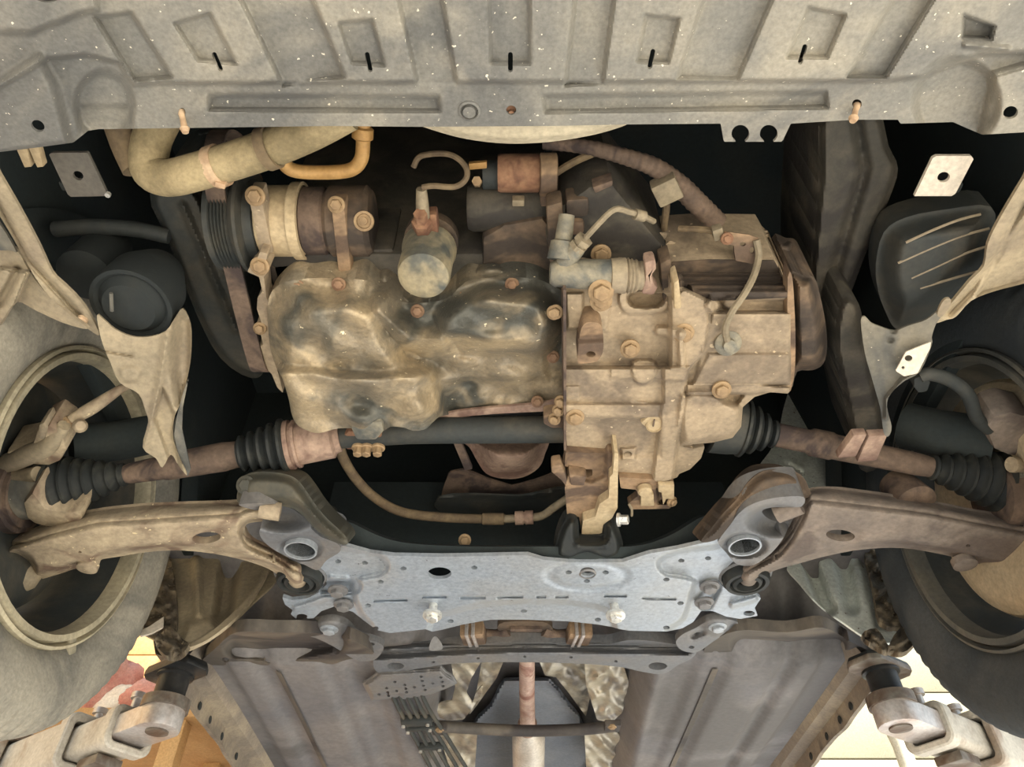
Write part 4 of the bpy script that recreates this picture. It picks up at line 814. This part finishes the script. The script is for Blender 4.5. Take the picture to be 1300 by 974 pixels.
# speed sensor and its wire
SN = thing('gearbox_switch', 'round switch with thin wire on the gearbox casing', 'sensor', P(923, 434, .66))
lathe('switch_body', P(923, 434, .666), (0, -.35, -1), [(0, .016), (.006, .016), (.008, .013), (.008, .008), (.014, .0075), (.014, 0)], 'slave', SN, 24)
tube('switch_wire', [P(923, 432, .655), P(921, 415, .655), P(930, 395, .66), P(945, 373, .67), P(957, 350, .69), P(963, 325, .71), P(960, 305, .72)], .0042, 'wire', SN, segs=8)
CBk = thing('cable_bracket', 'small tan bracket with holes at the top of the gearbox', 'bracket', P(940, 310, .72))
sheet('bracket_plate', [(915, 308), (920, 294), (950, 298), (963, 302), (964, 328), (955, 335), (934, 331), (932, 318), (932, 312)], tplane(940, 310, .72, 0, .4), 'alu_brown', CBk, holes=[ell(943, 310, 4, 2.6), ell(955, 318, 3.4, 4)], step=1.5, thick=.004)
bolt(P(923, 303, .718), (0, -.4, -1), .005, .004, 'rust', CBk)
box('plug_end', P(911, 295, .73), (.012, .016, .012), 'wire', CBk, rotz(-20), .002)
tube('bracket_lead', [P(908, 293, .735), P(885, 291, .745), P(862, 290, .755)], .004, 'hose_brown', CBk, segs=8)
# clutch slave cylinder
SC = thing('slave_cylinder', 'grey clutch slave cylinder with ribbed tan boot on top of the gearbox', 'cylinder', P(750, 350, .69))
def axl(nm, pts, mat, par=SC, segs=32):       # lathe through (px, rpx) along a picture line at one height
    (x0, y0), (x1, y1), h, prof = pts; a, b = P(x0, y0, h), P(x1, y1, h); d = b-a; L = np.linalg.norm(d); m = mpp(a)
    return lathe(nm, a, d, [(t*L, r*m) for t, r in prof], mat, par, segs)
axl('cylinder_body', ((698, 347), (776, 349), .685, [(0, 0), (0, 13), (.08, 17), (.5, 19), (1, 20), (1, 8)]), 'slave')
axl('ribbed_boot', ((774, 350), (820, 350), .684, [(0, 18), (.02, 22), (.42, 23), (.45, 20), (.5, 23), (.55, 20), (.6, 22), (.66, 19), (.72, 21), (.8, 18), (.88, 19), (1, 12), (1, 6)]), 'liner_tan')
prism('release_fork', [(818, 333), (832, 330), (834, 342), (828, 350), (830, 360), (836, 366), (830, 376), (814, 374), (820, 352)], .668, .02, 'rust_pink', SC, .004)
lathe('bleed_port', P(712, 330, .69), (.1, -.6, .5), [(0, .016), (.02, .014), (.022, .010), (.05, .009)], 'slave', SC, 20)
bolt(P(763, 370, .665), (0, -.3, -1), .010, .010, 'bolt_metal', SC); bolt(P(763, 382, .672), (0, -.3, -1), .009, .006, 'bolt_metal', SC)
tube('hose_stub', [P(716, 334, .69), P(730, 318, .69), P(736, 311, .69)], [.012, .010, .009], 'slave', SC, segs=12)
nv = P(748, 297, .69)-P(732, 315, .69)
lathe('union_nut', P(732, 315, .69), nv, [(0, .008), (.0, .0105), (.006, .0105), (.006, .008), (.009, .008), (.009, .0105), (.015, .0105), (.015, .006)], 'wire', SC, 6)
tube('bleed_pipe', [P(742, 304, .69), P(760, 284, .69), P(780, 266, .695), P(798, 269, .70), P(812, 273, .705)], .0034, 'wire', SC, segs=8, sm=4)
tube('pipe_fitting', [P(806, 272, .703), P(818, 275, .706)], .0062, 'wire', SC, segs=10, sm=0); tube('pipe_tail', [P(818, 275, .706), P(830, 281, .72)], .0034, 'wire', SC, segs=8, sm=0)
prism('fork_guard', [(838, 335), (852, 328), (855, 376), (846, 398), (842, 380)], .69, .03, 'alu_dark', SC, .003)
# rear mount
MB_ = thing('mount_bracket', 'cast torque mount bracket hanging from the gearbox to the subframe', 'bracket', P(755, 630, .65))
sheet('bracket_body', [(718, 574), (782, 576), (784, 604), (776, 634), (762, 640), (756, 656), (740, 662), (738, 672), (735, 656), (720, 655), (717, 620), (722, 602), (740, 608), (752, 604), (752, 596), (735, 596), (717, 592)], hplane(.66), 'alu_brown', MB_, zones=[(poly([(717, 574), (770, 574), (768, 604), (750, 612), (717, 600)]), .012, 8)], step=1.8, thick=.06)
sheet('bracket_face', [(780, 575), (785, 576), (784, 645), (777, 658), (766, 666), (763, 683), (738, 682), (740, 661), (756, 656), (761, 640), (773, 632), (774, 606), (778, 602)], hplane(.645), 'gear_cream', MB_, step=1.5, thick=.05)
prism('side_tongue', [(700, 592), (712, 590), (718, 602), (722, 614), (720, 620), (712, 610), (700, 600)], .66, .02, 'alu_brown', MB_, .003)
prism('rear_web', [(722, 602), (745, 606), (742, 618), (724, 617)], .655, .02, 'alu_brown', MB_, .004)
RM = thing('torque_mount', 'dark rubber torque mount seated in the top edge of the subframe', 'engine mount', P(747, 695, .61))
sheet('mount_shell', cr([(704, 702), (709, 678), (718, 660), (726, 656), (734, 662), (735, 682), (740, 686), (762, 686), (767, 680), (768, 664), (778, 660), (787, 676), (791, 694), (786, 708), (768, 714), (745, 706), (724, 714), (708, 710)], 3), tplane(747, 700, .612, 0, .5), 'boot_rubber', RM, zones=[(line([(735, 690), (768, 690)], 5), -.008, 8)], extra=lambda x, y, s: .02*sstep(-9, 0, s), step=1.8, thick=.03)
bolt(P(786, 660, .63), (.9, -.3, -.2), .007, .014, 'zinc', RM)
SH = thing('shift_bracket', 'small tan shift linkage bracket below the gearbox', 'bracket', P(825, 628, .65))
sheet('bracket_plate', [(786, 606), (850, 610), (856, 615), (856, 640), (850, 646), (800, 647), (797, 640), (810, 630), (808, 622), (788, 620)], hplane(.662), 'alu_brown', SH, zones=[(poly([(834, 620), (850, 622), (848, 640), (836, 640)]), .012, 4)], step=1.6, thick=.012)
lathe('pivot_cap', P(819, 625, .652), DN, [(-.008, .0105), (0, .0105), (.003, .008), (.003, 0)], 'gear_cream', SH, 24)
prism('pivot_tab', [(814, 628), (830, 628), (831, 643), (813, 643)], .655, .01, 'gear_cream', SH, .002)
prism('hook_plate', [(836, 616), (856, 616), (856, 634), (846, 634), (842, 642), (840, 626), (836, 625)], .652, .008, 'gear_cream', SH, .0015)
bolt(P(853, 637, .655), (.6, -.2, -.8), .006, .006, 'bolt_metal', SH); tube('split_pin', [P(798, 640, .655), P(802, 646, .652), P(802, 655, .65)], .002, 'wire', SH, segs=6, sm=2)
# ================================================================== DRIVE SHAFTS
def line_lathe(nm, a, b, prof, mat, par, segs=36):      # prof: (fraction, radius in metres)
    d = b-a; L = np.linalg.norm(d); return lathe(nm, a, d, [(t*L, r) for t, r in prof], mat, par, segs)
def bellows(n, r0, r1, amp): 
    o = []
    for k in range(n):
        r = r0+(r1-r0)*k/(n-1); o += [(k/n+.02, r-amp), (k/n+.3/n, r), (k/n+.55/n, r), (k/n+.85/n, r-amp)]
    return [(0, r0-amp)]+o+[(1, r1-amp)]
def interp(a, b, t): return a*(1-t)+b*t
DL = thing('drive_shaft', 'brown left drive shaft with black rubber boots behind the oil pan', 'drive shaft', P(230, 583, .66), 'drive shafts')
aL, bL = P(48, 622, .628), P(425, 555, .705)
tL_ = lambda px: (px-48)/(425-48)
seg = lambda nm, x0, x1, prof, mat: line_lathe(nm, interp(aL, bL, tL_(x0)), interp(aL, bL, tL_(x1)), prof, mat, DL)
seg('outer_joint', 30, 72, [(0, .03), (0, .038), (.8, .040), (1, .036)], 'liner_grey'); seg('boot_band', 66, 76, [(0, .0415), (.1, .043), (.9, .043), (1, .0415)], 'black_plastic')
seg('outer_boot', 72, 160, bellows(7, .043, .017, .006), 'boot_rubber'); seg('shaft_bar', 155, 312, [(0, .0125), (.05, .0145), (.3, .017), (.34, .019), (.8, .021), (.9, .019), (1, .018)], 'rust_dark')
seg('inner_boot', 300, 366, bellows(5, .026, .040, .006), 'boot_rubber'); seg('inner_joint', 362, 432, [(0, .03), (.02, .036), (.10, .036), (.11, .032), (.16, .032), (.17, .035), (.22, .035), (.23, .031), (.85, .030), (.9, .024), (1, .022)], 'rust_pink')
IS = tag(tube('intermediate_shaft', [interp(aL, bL, tL_(430)), P(520, 547, .715), P(620, 546, .72), P(722, 545, .72)], [.018, .0195, .020, .020], 'black_plastic', None, segs=28, sm=3), 'dark round intermediate shaft behind the oil pan', 'shaft')
SBk = thing('bearing_support', 'rusty bearing support with bolts under the intermediate shaft', 'bearing', P(465, 560, .70))
prism('support_block', [(432, 556), (442, 548), (484, 548), (486, 562), (470, 570), (440, 572)], .695, .03, 'rust', SBk, .004)
DR = thing('drive_shaft', 'grey brown right drive shaft with black rubber boots right of the gearbox', 'drive shaft', P(1050, 568, .66), 'drive shafts')
aR, bR = P(928, 540, .705), P(1300, 618, .63)
tR_ = lambda px: (px-928)/(1300-928)
seg = lambda nm, x0, x1, prof, mat: line_lathe(nm, interp(aR, bR, tR_(x0)), interp(aR, bR, tR_(x1)), prof, mat, DR)
seg('inner_joint', 905, 945, [(0, .045), (.6, .042), (1, .038)], 'black_plastic'); seg('inner_boot', 938, 990, bellows(4, .042, .020, .006), 'boot_rubber')
seg('shaft_bar', 984, 1185, [(0, .014), (.02, .017), (.22, .017), (.24, .020), (.36, .020), (.38, .018), (.9, .016), (1, .014)], 'rust_dark'); seg('outer_boot', 1180, 1275, bellows(7, .018, .043, .006), 'boot_rubber'); seg('outer_joint', 1270, 1330, [(0, .04), (.3, .041), (1, .036)], 'liner_grey')
# ================================================================== LINERS, HORNS, PLATES, RAILS
WLl = thing('wheel_liner', 'torn tan plastic wheel arch liner on the left side', 'wheel liner', P(180, 450, .65), 'wheel arch liners')
sheet('lower_panel', cr([(123, 400), (132, 406), (146, 418), (166, 427), (188, 428), (210, 421), (222, 404), (232, 392), (242, 412), (243, 442), (240, 470), (230, 510), (222, 528), (219, 552), (226, 578), (238, 604), (227, 592), (217, 577), (206, 594), (198, 582), (181, 568), (188, 536), (184, 520), (176, 500), (152, 486), (140, 460), (133, 444), (127, 425)], 3), tplane(180, 440, .655, -.25, .30), 'liner_tan', WLl,
      zones=[(line([(212, 425), (204, 480), (190, 545), (184, 565)], 2), -.010, 16), (poly([(206, 492), (222, 528), (219, 552), (232, 604), (214, 580), (196, 530)]), .012, 6), (poly([(225, 400), (246, 400), (245, 480), (228, 512), (222, 470)]), .03, 20), (line([(133, 446), (168, 452)], 1), .006, 4), (ell(165, 475, 14, 10), -.005, 8)], step=1.7, thick=.003)
sheet('dark_fold', [(232, 500), (240, 478), (232, 518), (231, 545), (242, 596), (238, 606), (228, 585), (221, 552), (224, 530)], tplane(180, 440, .662, -.25, .30), 'liner_grey', WLl, step=1.6, thick=.003)
sheet('edge_strip', cr([(-25, 178), (0, 222), (25, 265), (50, 312), (66, 346), (82, 362), (100, 380), (114, 400), (127, 426), (112, 418), (88, 400), (62, 376), (42, 348), (22, 312), (0, 275), (-25, 240)], 3), tplane(60, 330, .66, 0, 0), 'liner_tan', WLl, zones=[(line([(-10, 245), (36, 330), (100, 400)], 3), .010, 8)], step=1.8, thick=.004)
sheet('corner_flap', cr([(-25, 312), (5, 312), (22, 318), (38, 346), (62, 376), (92, 402), (112, 418), (80, 410), (45, 394), (20, 384), (0, 414), (-25, 450)], 3), tplane(60, 330, .668, .2, .2), 'liner_tan', WLl, zones=[(poly([(0, 340), (36, 346), (20, 386), (-10, 430), (-30, 400)]), -.018, 6), (line([(22, 345), (0, 385)], 5), .010, 8)], step=2, thick=.004)
lathe('push_pin', on_plane(tplane(60, 330, .66), np.array(104.), np.array(407.), -.002), DN, [(-.003, .006), (.002, .006), (.003, .003), (.003, 0)], 'clip_tan', WLl, 14)
sheet('upper_shell', cr([(-25, 258), (0, 285), (22, 322), (15, 318), (-25, 312)], 3), tplane(0, 290, .672), 'liner_grey', WLl, step=2.5, thick=.003)
WLr = thing('wheel_liner', 'tan plastic wheel arch liner with a bright clip plate on the right side', 'wheel liner', P(1140, 450, .65), 'wheel arch liners')
sheet('lower_panel', cr([(1093, 408), (1098, 402), (1106, 410), (1118, 415), (1136, 420), (1152, 414), (1176, 406), (1192, 394), (1196, 400), (1188, 412), (1183, 428), (1183, 438), (1168, 472), (1148, 484), (1131, 500), (1126, 516), (1132, 542), (1128, 554), (1122, 550), (1118, 520), (1108, 484), (1098, 448)], 3), tplane(1140, 440, .655, .25, .30), 'liner_grey', WLr, zones=[(line([(1180, 440), (1165, 472), (1145, 484), (1126, 506), (1125, 530)], 2.5), -.010, 5), (ell(1130, 432, 4, 3), .006, 4), (ell(1134, 420, 4, 3), .006, 4)], step=1.7, thick=.003)
sheet('clip_plate', [(1150, 447), (1182, 434), (1181, 442), (1165, 474), (1148, 478), (1137, 471)], tplane(1140, 440, .645, .25, .30), 'bright_plate', WLr, holes=[ell(1153.5, 455, 5, 4), ell(1146.5, 467, 2.2, 2)], step=1.4, thick=.002)
sheet('edge_strip', cr([(1188, 410), (1198, 396), (1212, 380), (1232, 356), (1249, 338), (1254, 310), (1268, 280), (1300, 226), (1330, 180), (1330, 350), (1300, 360), (1262, 370), (1233, 382), (1214, 402), (1202, 406)], 3), tplane(1240, 350, .66), 'liner_tan', WLr, zones=[(line([(1205, 398), (1236, 366), (1268, 320), (1300, 262)], 3), .010, 10), (poly([(1262, 330), (1330, 240), (1330, 350), (1240, 376)]), .012, 10)], step=1.8, thick=.004)
sheet('tongue', cr([(1190, 400), (1194, 388), (1200, 380), (1207, 380), (1206, 388), (1196, 402)], 3), tplane(1200, 390, .65), 'liner_tan', WLr, step=1.5, thick=.003)
for pts in ([(1084, 553), (1101, 552), (1087, 580), (1063, 582)], [(1103, 554), (1127, 553), (1113, 585), (1088, 587)]): 
    o = prism('strap_pad', pts, .625, .012, 'rust_pink', WLr, .002)
# horn cup on the left, louvred horn on the right
HL = thing('horn_cup', 'black round horn cup above the torn left liner', 'horn', P(165, 395, .69))
lathe('cup', P(166, 388, .685), (0, -.15, -1), [(-.09, .03), (-.05, .046), (-.012, .048), (0, .047), (.0, .042), (-.004, .038), (.006, .03), (.008, 0)], 'black', HL, 40)
lathe('cup', P(108, 350, .74), (0, -.15, -1), [(-.09, .02), (-.05, .034), (0, .034), (.004, .02), (.004, 0)], 'black', HL, 30)
tube('cup_tab', [P(141, 372, .675), P(142, 395, .67)], .0022, 'liner_grey', HL, segs=6, sm=0)
HR = thing('louvred_duct', 'black plastic duct with curved louvres above the right liner', 'duct', P(1180, 350, .70))
sheet('duct_body', cr([(1112, 335), (1122, 295), (1150, 276), (1200, 266), (1258, 262), (1262, 300), (1252, 336), (1226, 366), (1195, 396), (1160, 414), (1138, 418), (1126, 400), (1115, 370)], 3), tplane(1180, 345, .70, .15, .1), 'black_plastic', HR, extra=lambda x, y, s: .035*sstep(-34, 0, s), step=2.5, thick=.04)
for pts in ([(1150, 308), (1180, 294), (1215, 280), (1245, 272)], [(1140, 334), (1180, 316), (1220, 300), (1256, 290)], [(1157, 353), (1190, 338), (1225, 322), (1256, 312)], [(1168, 366), (1205, 355), (1250, 342)]):
    tube('louvre', [on_plane(tplane(1180, 345, .70, .15, .1), np.array(float(x)), np.array(float(y)), .001) for x, y in pts], .0016, 'liner_tan', HR, segs=6, sm=5)
def hplate(pts, hole, h, mat, lab, n=(0, 0)):
    t = thing('tow_plate', lab, 'plate', P(hole[0], hole[1], h), 'flat plates behind the splash shield'); pl = tplane(hole[0], hole[1], h, *n)
    sheet('plate', pts, pl, mat, t, holes=[ell(*hole)], step=1.5, thick=.004, extra=None)
    box('stem', on_plane(pl, np.array(float(hole[0])), np.array(float(hole[1])), .03), (.02, .012, .05), 'black', t)
hplate([(1161, 249), (1184, 201), (1189, 198), (1233, 198), (1236, 202), (1213, 246), (1208, 249)], (1198, 225, 8, 6.5, -15), .72, 'bright_plate', 'bright bare metal plate with a hole at upper right')
hplate([(62, 196), (66, 194), (111, 194), (136, 246), (133, 249), (90, 250), (86, 247)], (99, 223, 7, 5.5, 25), .73, 'dark_plate', 'dark grey plate with a hole at upper left')
lathe('plate_clip', P(138, 246, .725), DN, [(0, .003), (.004, .003), (.004, 0)], 'zinc', [o for o in COL.objects if o.name.startswith('tow_plate')][1], 8)
SFin = thing('cooler_fins', 'pair of small cream metal fins under the left end of the splash shield', 'fins', P(38, 200, .71))
for a, b in ((20, 33), (36, 48)): prism('fin', [(a, 188), (b, 186), (b+7, 212), (a+11, 213)], .715, .01, 'gear_cream', SFin, .001)
def rail_beam(pts, h, up, mat, lab, zones=()):
    t = thing('frame_rail', lab, 'frame rail', P(pts[0][0], pts[0][1], h), 'frame rails')
    sheet('rail_box', pts, tplane(pts[0][0], pts[0][1], h), mat, t, zones=zones, extra=lambda x, y, s: .02*sstep(-9, 0, s), step=3, thick=up)
rail_beam(cr([(1045, 140), (1112, 140), (1128, 185), (1140, 214), (1128, 255), (1100, 320), (1075, 385), (1045, 450), (1030, 440), (1028, 360), (1034, 280), (1040, 220)], 3), .775, .15, 'shaded_metal', 'dark brown box frame rail at the upper right', [(line([(1085, 140), (1098, 215), (1050, 380)], 6), .012, 14)])
rail_beam(cr([(1068, 380), (1090, 385), (1098, 430), (1112, 490), (1122, 545), (1118, 590), (1092, 596), (1078, 540), (1066, 480), (1058, 430)], 3), .70, .12, 'shaded_metal', 'dark sloping rail between the gearbox and the right liner')
rail_beam(cr([(190, 245), (245, 236), (275, 300), (310, 390), (335, 465), (318, 480), (280, 455), (250, 400), (215, 310)], 3), .80, .15, 'black_plastic', 'dark frame rail left of the drive belt', [(line([(232, 260), (300, 420)], 3), -.012, 10)])
tag(tube('cooler_bar', [P(70, 291, .80), P(120, 288, .80), P(170, 291, .80), P(215, 300, .80)], .010, 'black_plastic', None, segs=12), 'dim horizontal tube below the dark plate at upper left', 'tube')
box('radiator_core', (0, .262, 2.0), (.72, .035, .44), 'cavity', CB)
# ================================================================== STEERING, BRAKES
KL = thing('steering_knuckle', 'tan dusty knuckle and brake hardware inside the left wheel', 'knuckle', P(50, 590, .65), 'steering knuckles')
prism('caliper_body', [(4, 598), (8, 574), (40, 568), (46, 548), (62, 540), (70, 546), (80, 552), (84, 572), (76, 586), (62, 592), (30, 590)], .635, .05, 'arm_tan', KL, .008)
prism('caliper_ear', [(46, 556), (49, 540), (56, 536), (60, 546), (56, 560)], .632, .03, 'liner_tan', KL, .004)
tube('slide_arm', [P(2, 592, .64), P(30, 580, .636), P(60, 566, .638), P(82, 540, .645)], [.014, .014, .013, .008], 'liner_tan', KL, segs=14)
line_lathe('slide_pin', P(10, 606, .628), P(48, 602, .622), [(0, .010), (.8, .010), (.82, .0105), (1, .0105), (1, 0)], 'liner_tan', KL, 20)
prism('lower_lug', [(28, 640), (40, 625), (58, 648), (84, 652), (104, 648), (105, 660), (96, 668), (66, 672), (46, 668), (32, 660)], .585, .05, 'arm_tan', KL, .010)
blobg = prism('carrier', [(2, 604), (18, 600), (24, 614), (18, 624), (3, 622)], .63, .03, 'arm_tan', KL, .006)
TR1 = thing('tie_rod', 'thin tan tie rod end pointing to the left wheel', 'tie rod', P(120, 515, .68), 'tie rods')
tube('rod', [P(82, 540, .655), P(100, 528, .665), P(120, 516, .675), P(150, 496, .69), P(162, 490, .70)], [.006, .008, .0085, .006, .005], 'arm_tan', TR1, segs=14)
lathe('ball_end', P(101, 541, .65), (.6, -.6, -.5), [(-.012, .005), (-.004, .006), (0, .009), (.006, .009), (.010, .006), (.011, 0)], 'arm_tan', TR1, 20)
line_lathe('lock_nut', P(84, 538, .655), P(90, 534, .659), [(0, .006), (0, .009), (1, .009), (1, .006)], 'bolt_metal', TR1, 6)
ST1 = thing('strut_body', 'dark shock strut behind the left drive shaft', 'strut', P(150, 560, .72))
tube('strut_tube', [P(90, 566, .70), P(150, 560, .73), P(190, 552, .76)], .030, 'cavity', ST1, segs=20, sm=0)
KR = thing('steering_knuckle', 'grey brown knuckle and caliper inside the right wheel', 'knuckle', P(1270, 560, .65), 'steering knuckles')
prism('caliper_body', [(1250, 545), (1262, 530), (1285, 524), (1310, 530), (1325, 560), (1310, 585), (1280, 580), (1262, 572)], .64, .05, 'arm_shaded', KR, .012)
line_lathe('slide_pin', P(1318, 592, .63), P(1284, 590, .625), [(0, .010), (.8, .010), (.82, .0105), (1, .0105), (1, 0)], 'arm_tan', KR, 20)
tube('brake_hose', [P(1168, 478, .66), P(1180, 475, .66), P(1205, 482, .66), P(1228, 500, .655), P(1240, 530, .65), P(1255, 545, .648)], .0085, 'black_plastic', KR, segs=12)
prism('hose_bracket', [(1160, 482), (1176, 474), (1182, 486), (1178, 498), (1166, 500), (1160, 492)], .66, .02, 'black_plastic', KR, .004)
tube('strut_tube', [P(1150, 540, .74), P(1190, 550, .71), P(1260, 560, .68)], .034, 'cavity', KR, segs=20, sm=0)
lathe('lower_boss', P(1162, 640, .615), (.1, -.3, -1), [(-.05, .024), (-.02, .028), (0, .030), (.004, .020), (.004, 0)], 'rust_dark', KR, 28)
# ================================================================== HOSES BEHIND THE PAN, MANIFOLD
PH = thing('steering_hose', 'brown hose sagging from the bearing support to a fitting above the subframe', 'hose', P(500, 645, .70))
tube('hose', [P(430, 562, .74), P(436, 582, .735), P(452, 608, .73), P(476, 632, .725), P(510, 650, .72), P(560, 657, .715), P(615, 659, .715), P(642, 659, .715)], .0078, 'hose_brown', PH, segs=16)
line_lathe('crimp', P(612, 659, .714), P(640, 659, .714), [(0, .0085), (.02, .0098), (.98, .0098), (1, .0085)], 'hose_brown', PH, 18)
line_lathe('fitting', P(654, 658, .712), P(677, 657, .712), [(0, .009), (0, .0115), (.45, .0115), (.45, .010), (.55, .010), (.55, .0115), (1, .0115), (1, .008)], 'rust_pink', PH, 20)
tube('metal_pipe', [P(640, 659, .714), P(676, 657, .712), P(690, 654, .712), P(704, 644, .714), P(722, 632, .72)], .0068, 'wire', PH, segs=12)
EM = thing('exhaust_manifold', 'pinkish rusty manifold shield below the intermediate shaft', 'manifold', P(645, 590, .75))
sheet('dome', cr([(584, 556), (596, 568), (606, 586), (618, 602), (640, 608), (664, 606), (684, 594), (692, 576), (694, 556), (640, 552)], 3), tplane(640, 580, .77, 0, .3), 'rust_pink', EM, extra=lambda x, y, s: .05*sstep(-30, 0, s), step=2, thick=.02)
prism('stay', [(574, 560), (584, 558), (600, 596), (590, 598)], .755, .008, 'rust_dark', EM, .002)
sheet('lower_flange', [(562, 622), (570, 600), (590, 596), (618, 608), (650, 618), (680, 610), (712, 598), (720, 624), (680, 632), (640, 630), (600, 629), (560, 632)], hplane(.80), 'rust_dark', EM, step=3, thick=.004)
FL = thing('rack_shield', 'thin edged dark plate above the steering hose', 'shield', P(640, 640, .77))
sheet('shield_plate', cr([(556, 632), (600, 628), (660, 630), (690, 624), (722, 620), (722, 650), (640, 655), (560, 652)], 2), hplane(.775), 'black_plastic', FL, zones=[(line([(556, 632), (600, 629), (660, 631), (722, 621)], 2), -.008, 4)], step=3, thick=.004)
bolt(P(590, 686, .66), (0, -.6, -.6), .007, .008, 'bolt_metal', SF)
lathe('bolt_boss', P(420, 650, .74), (0, -.5, -1), [(0, .012), (.02, .012), (.022, 0)], 'black_plastic', SF, 14)
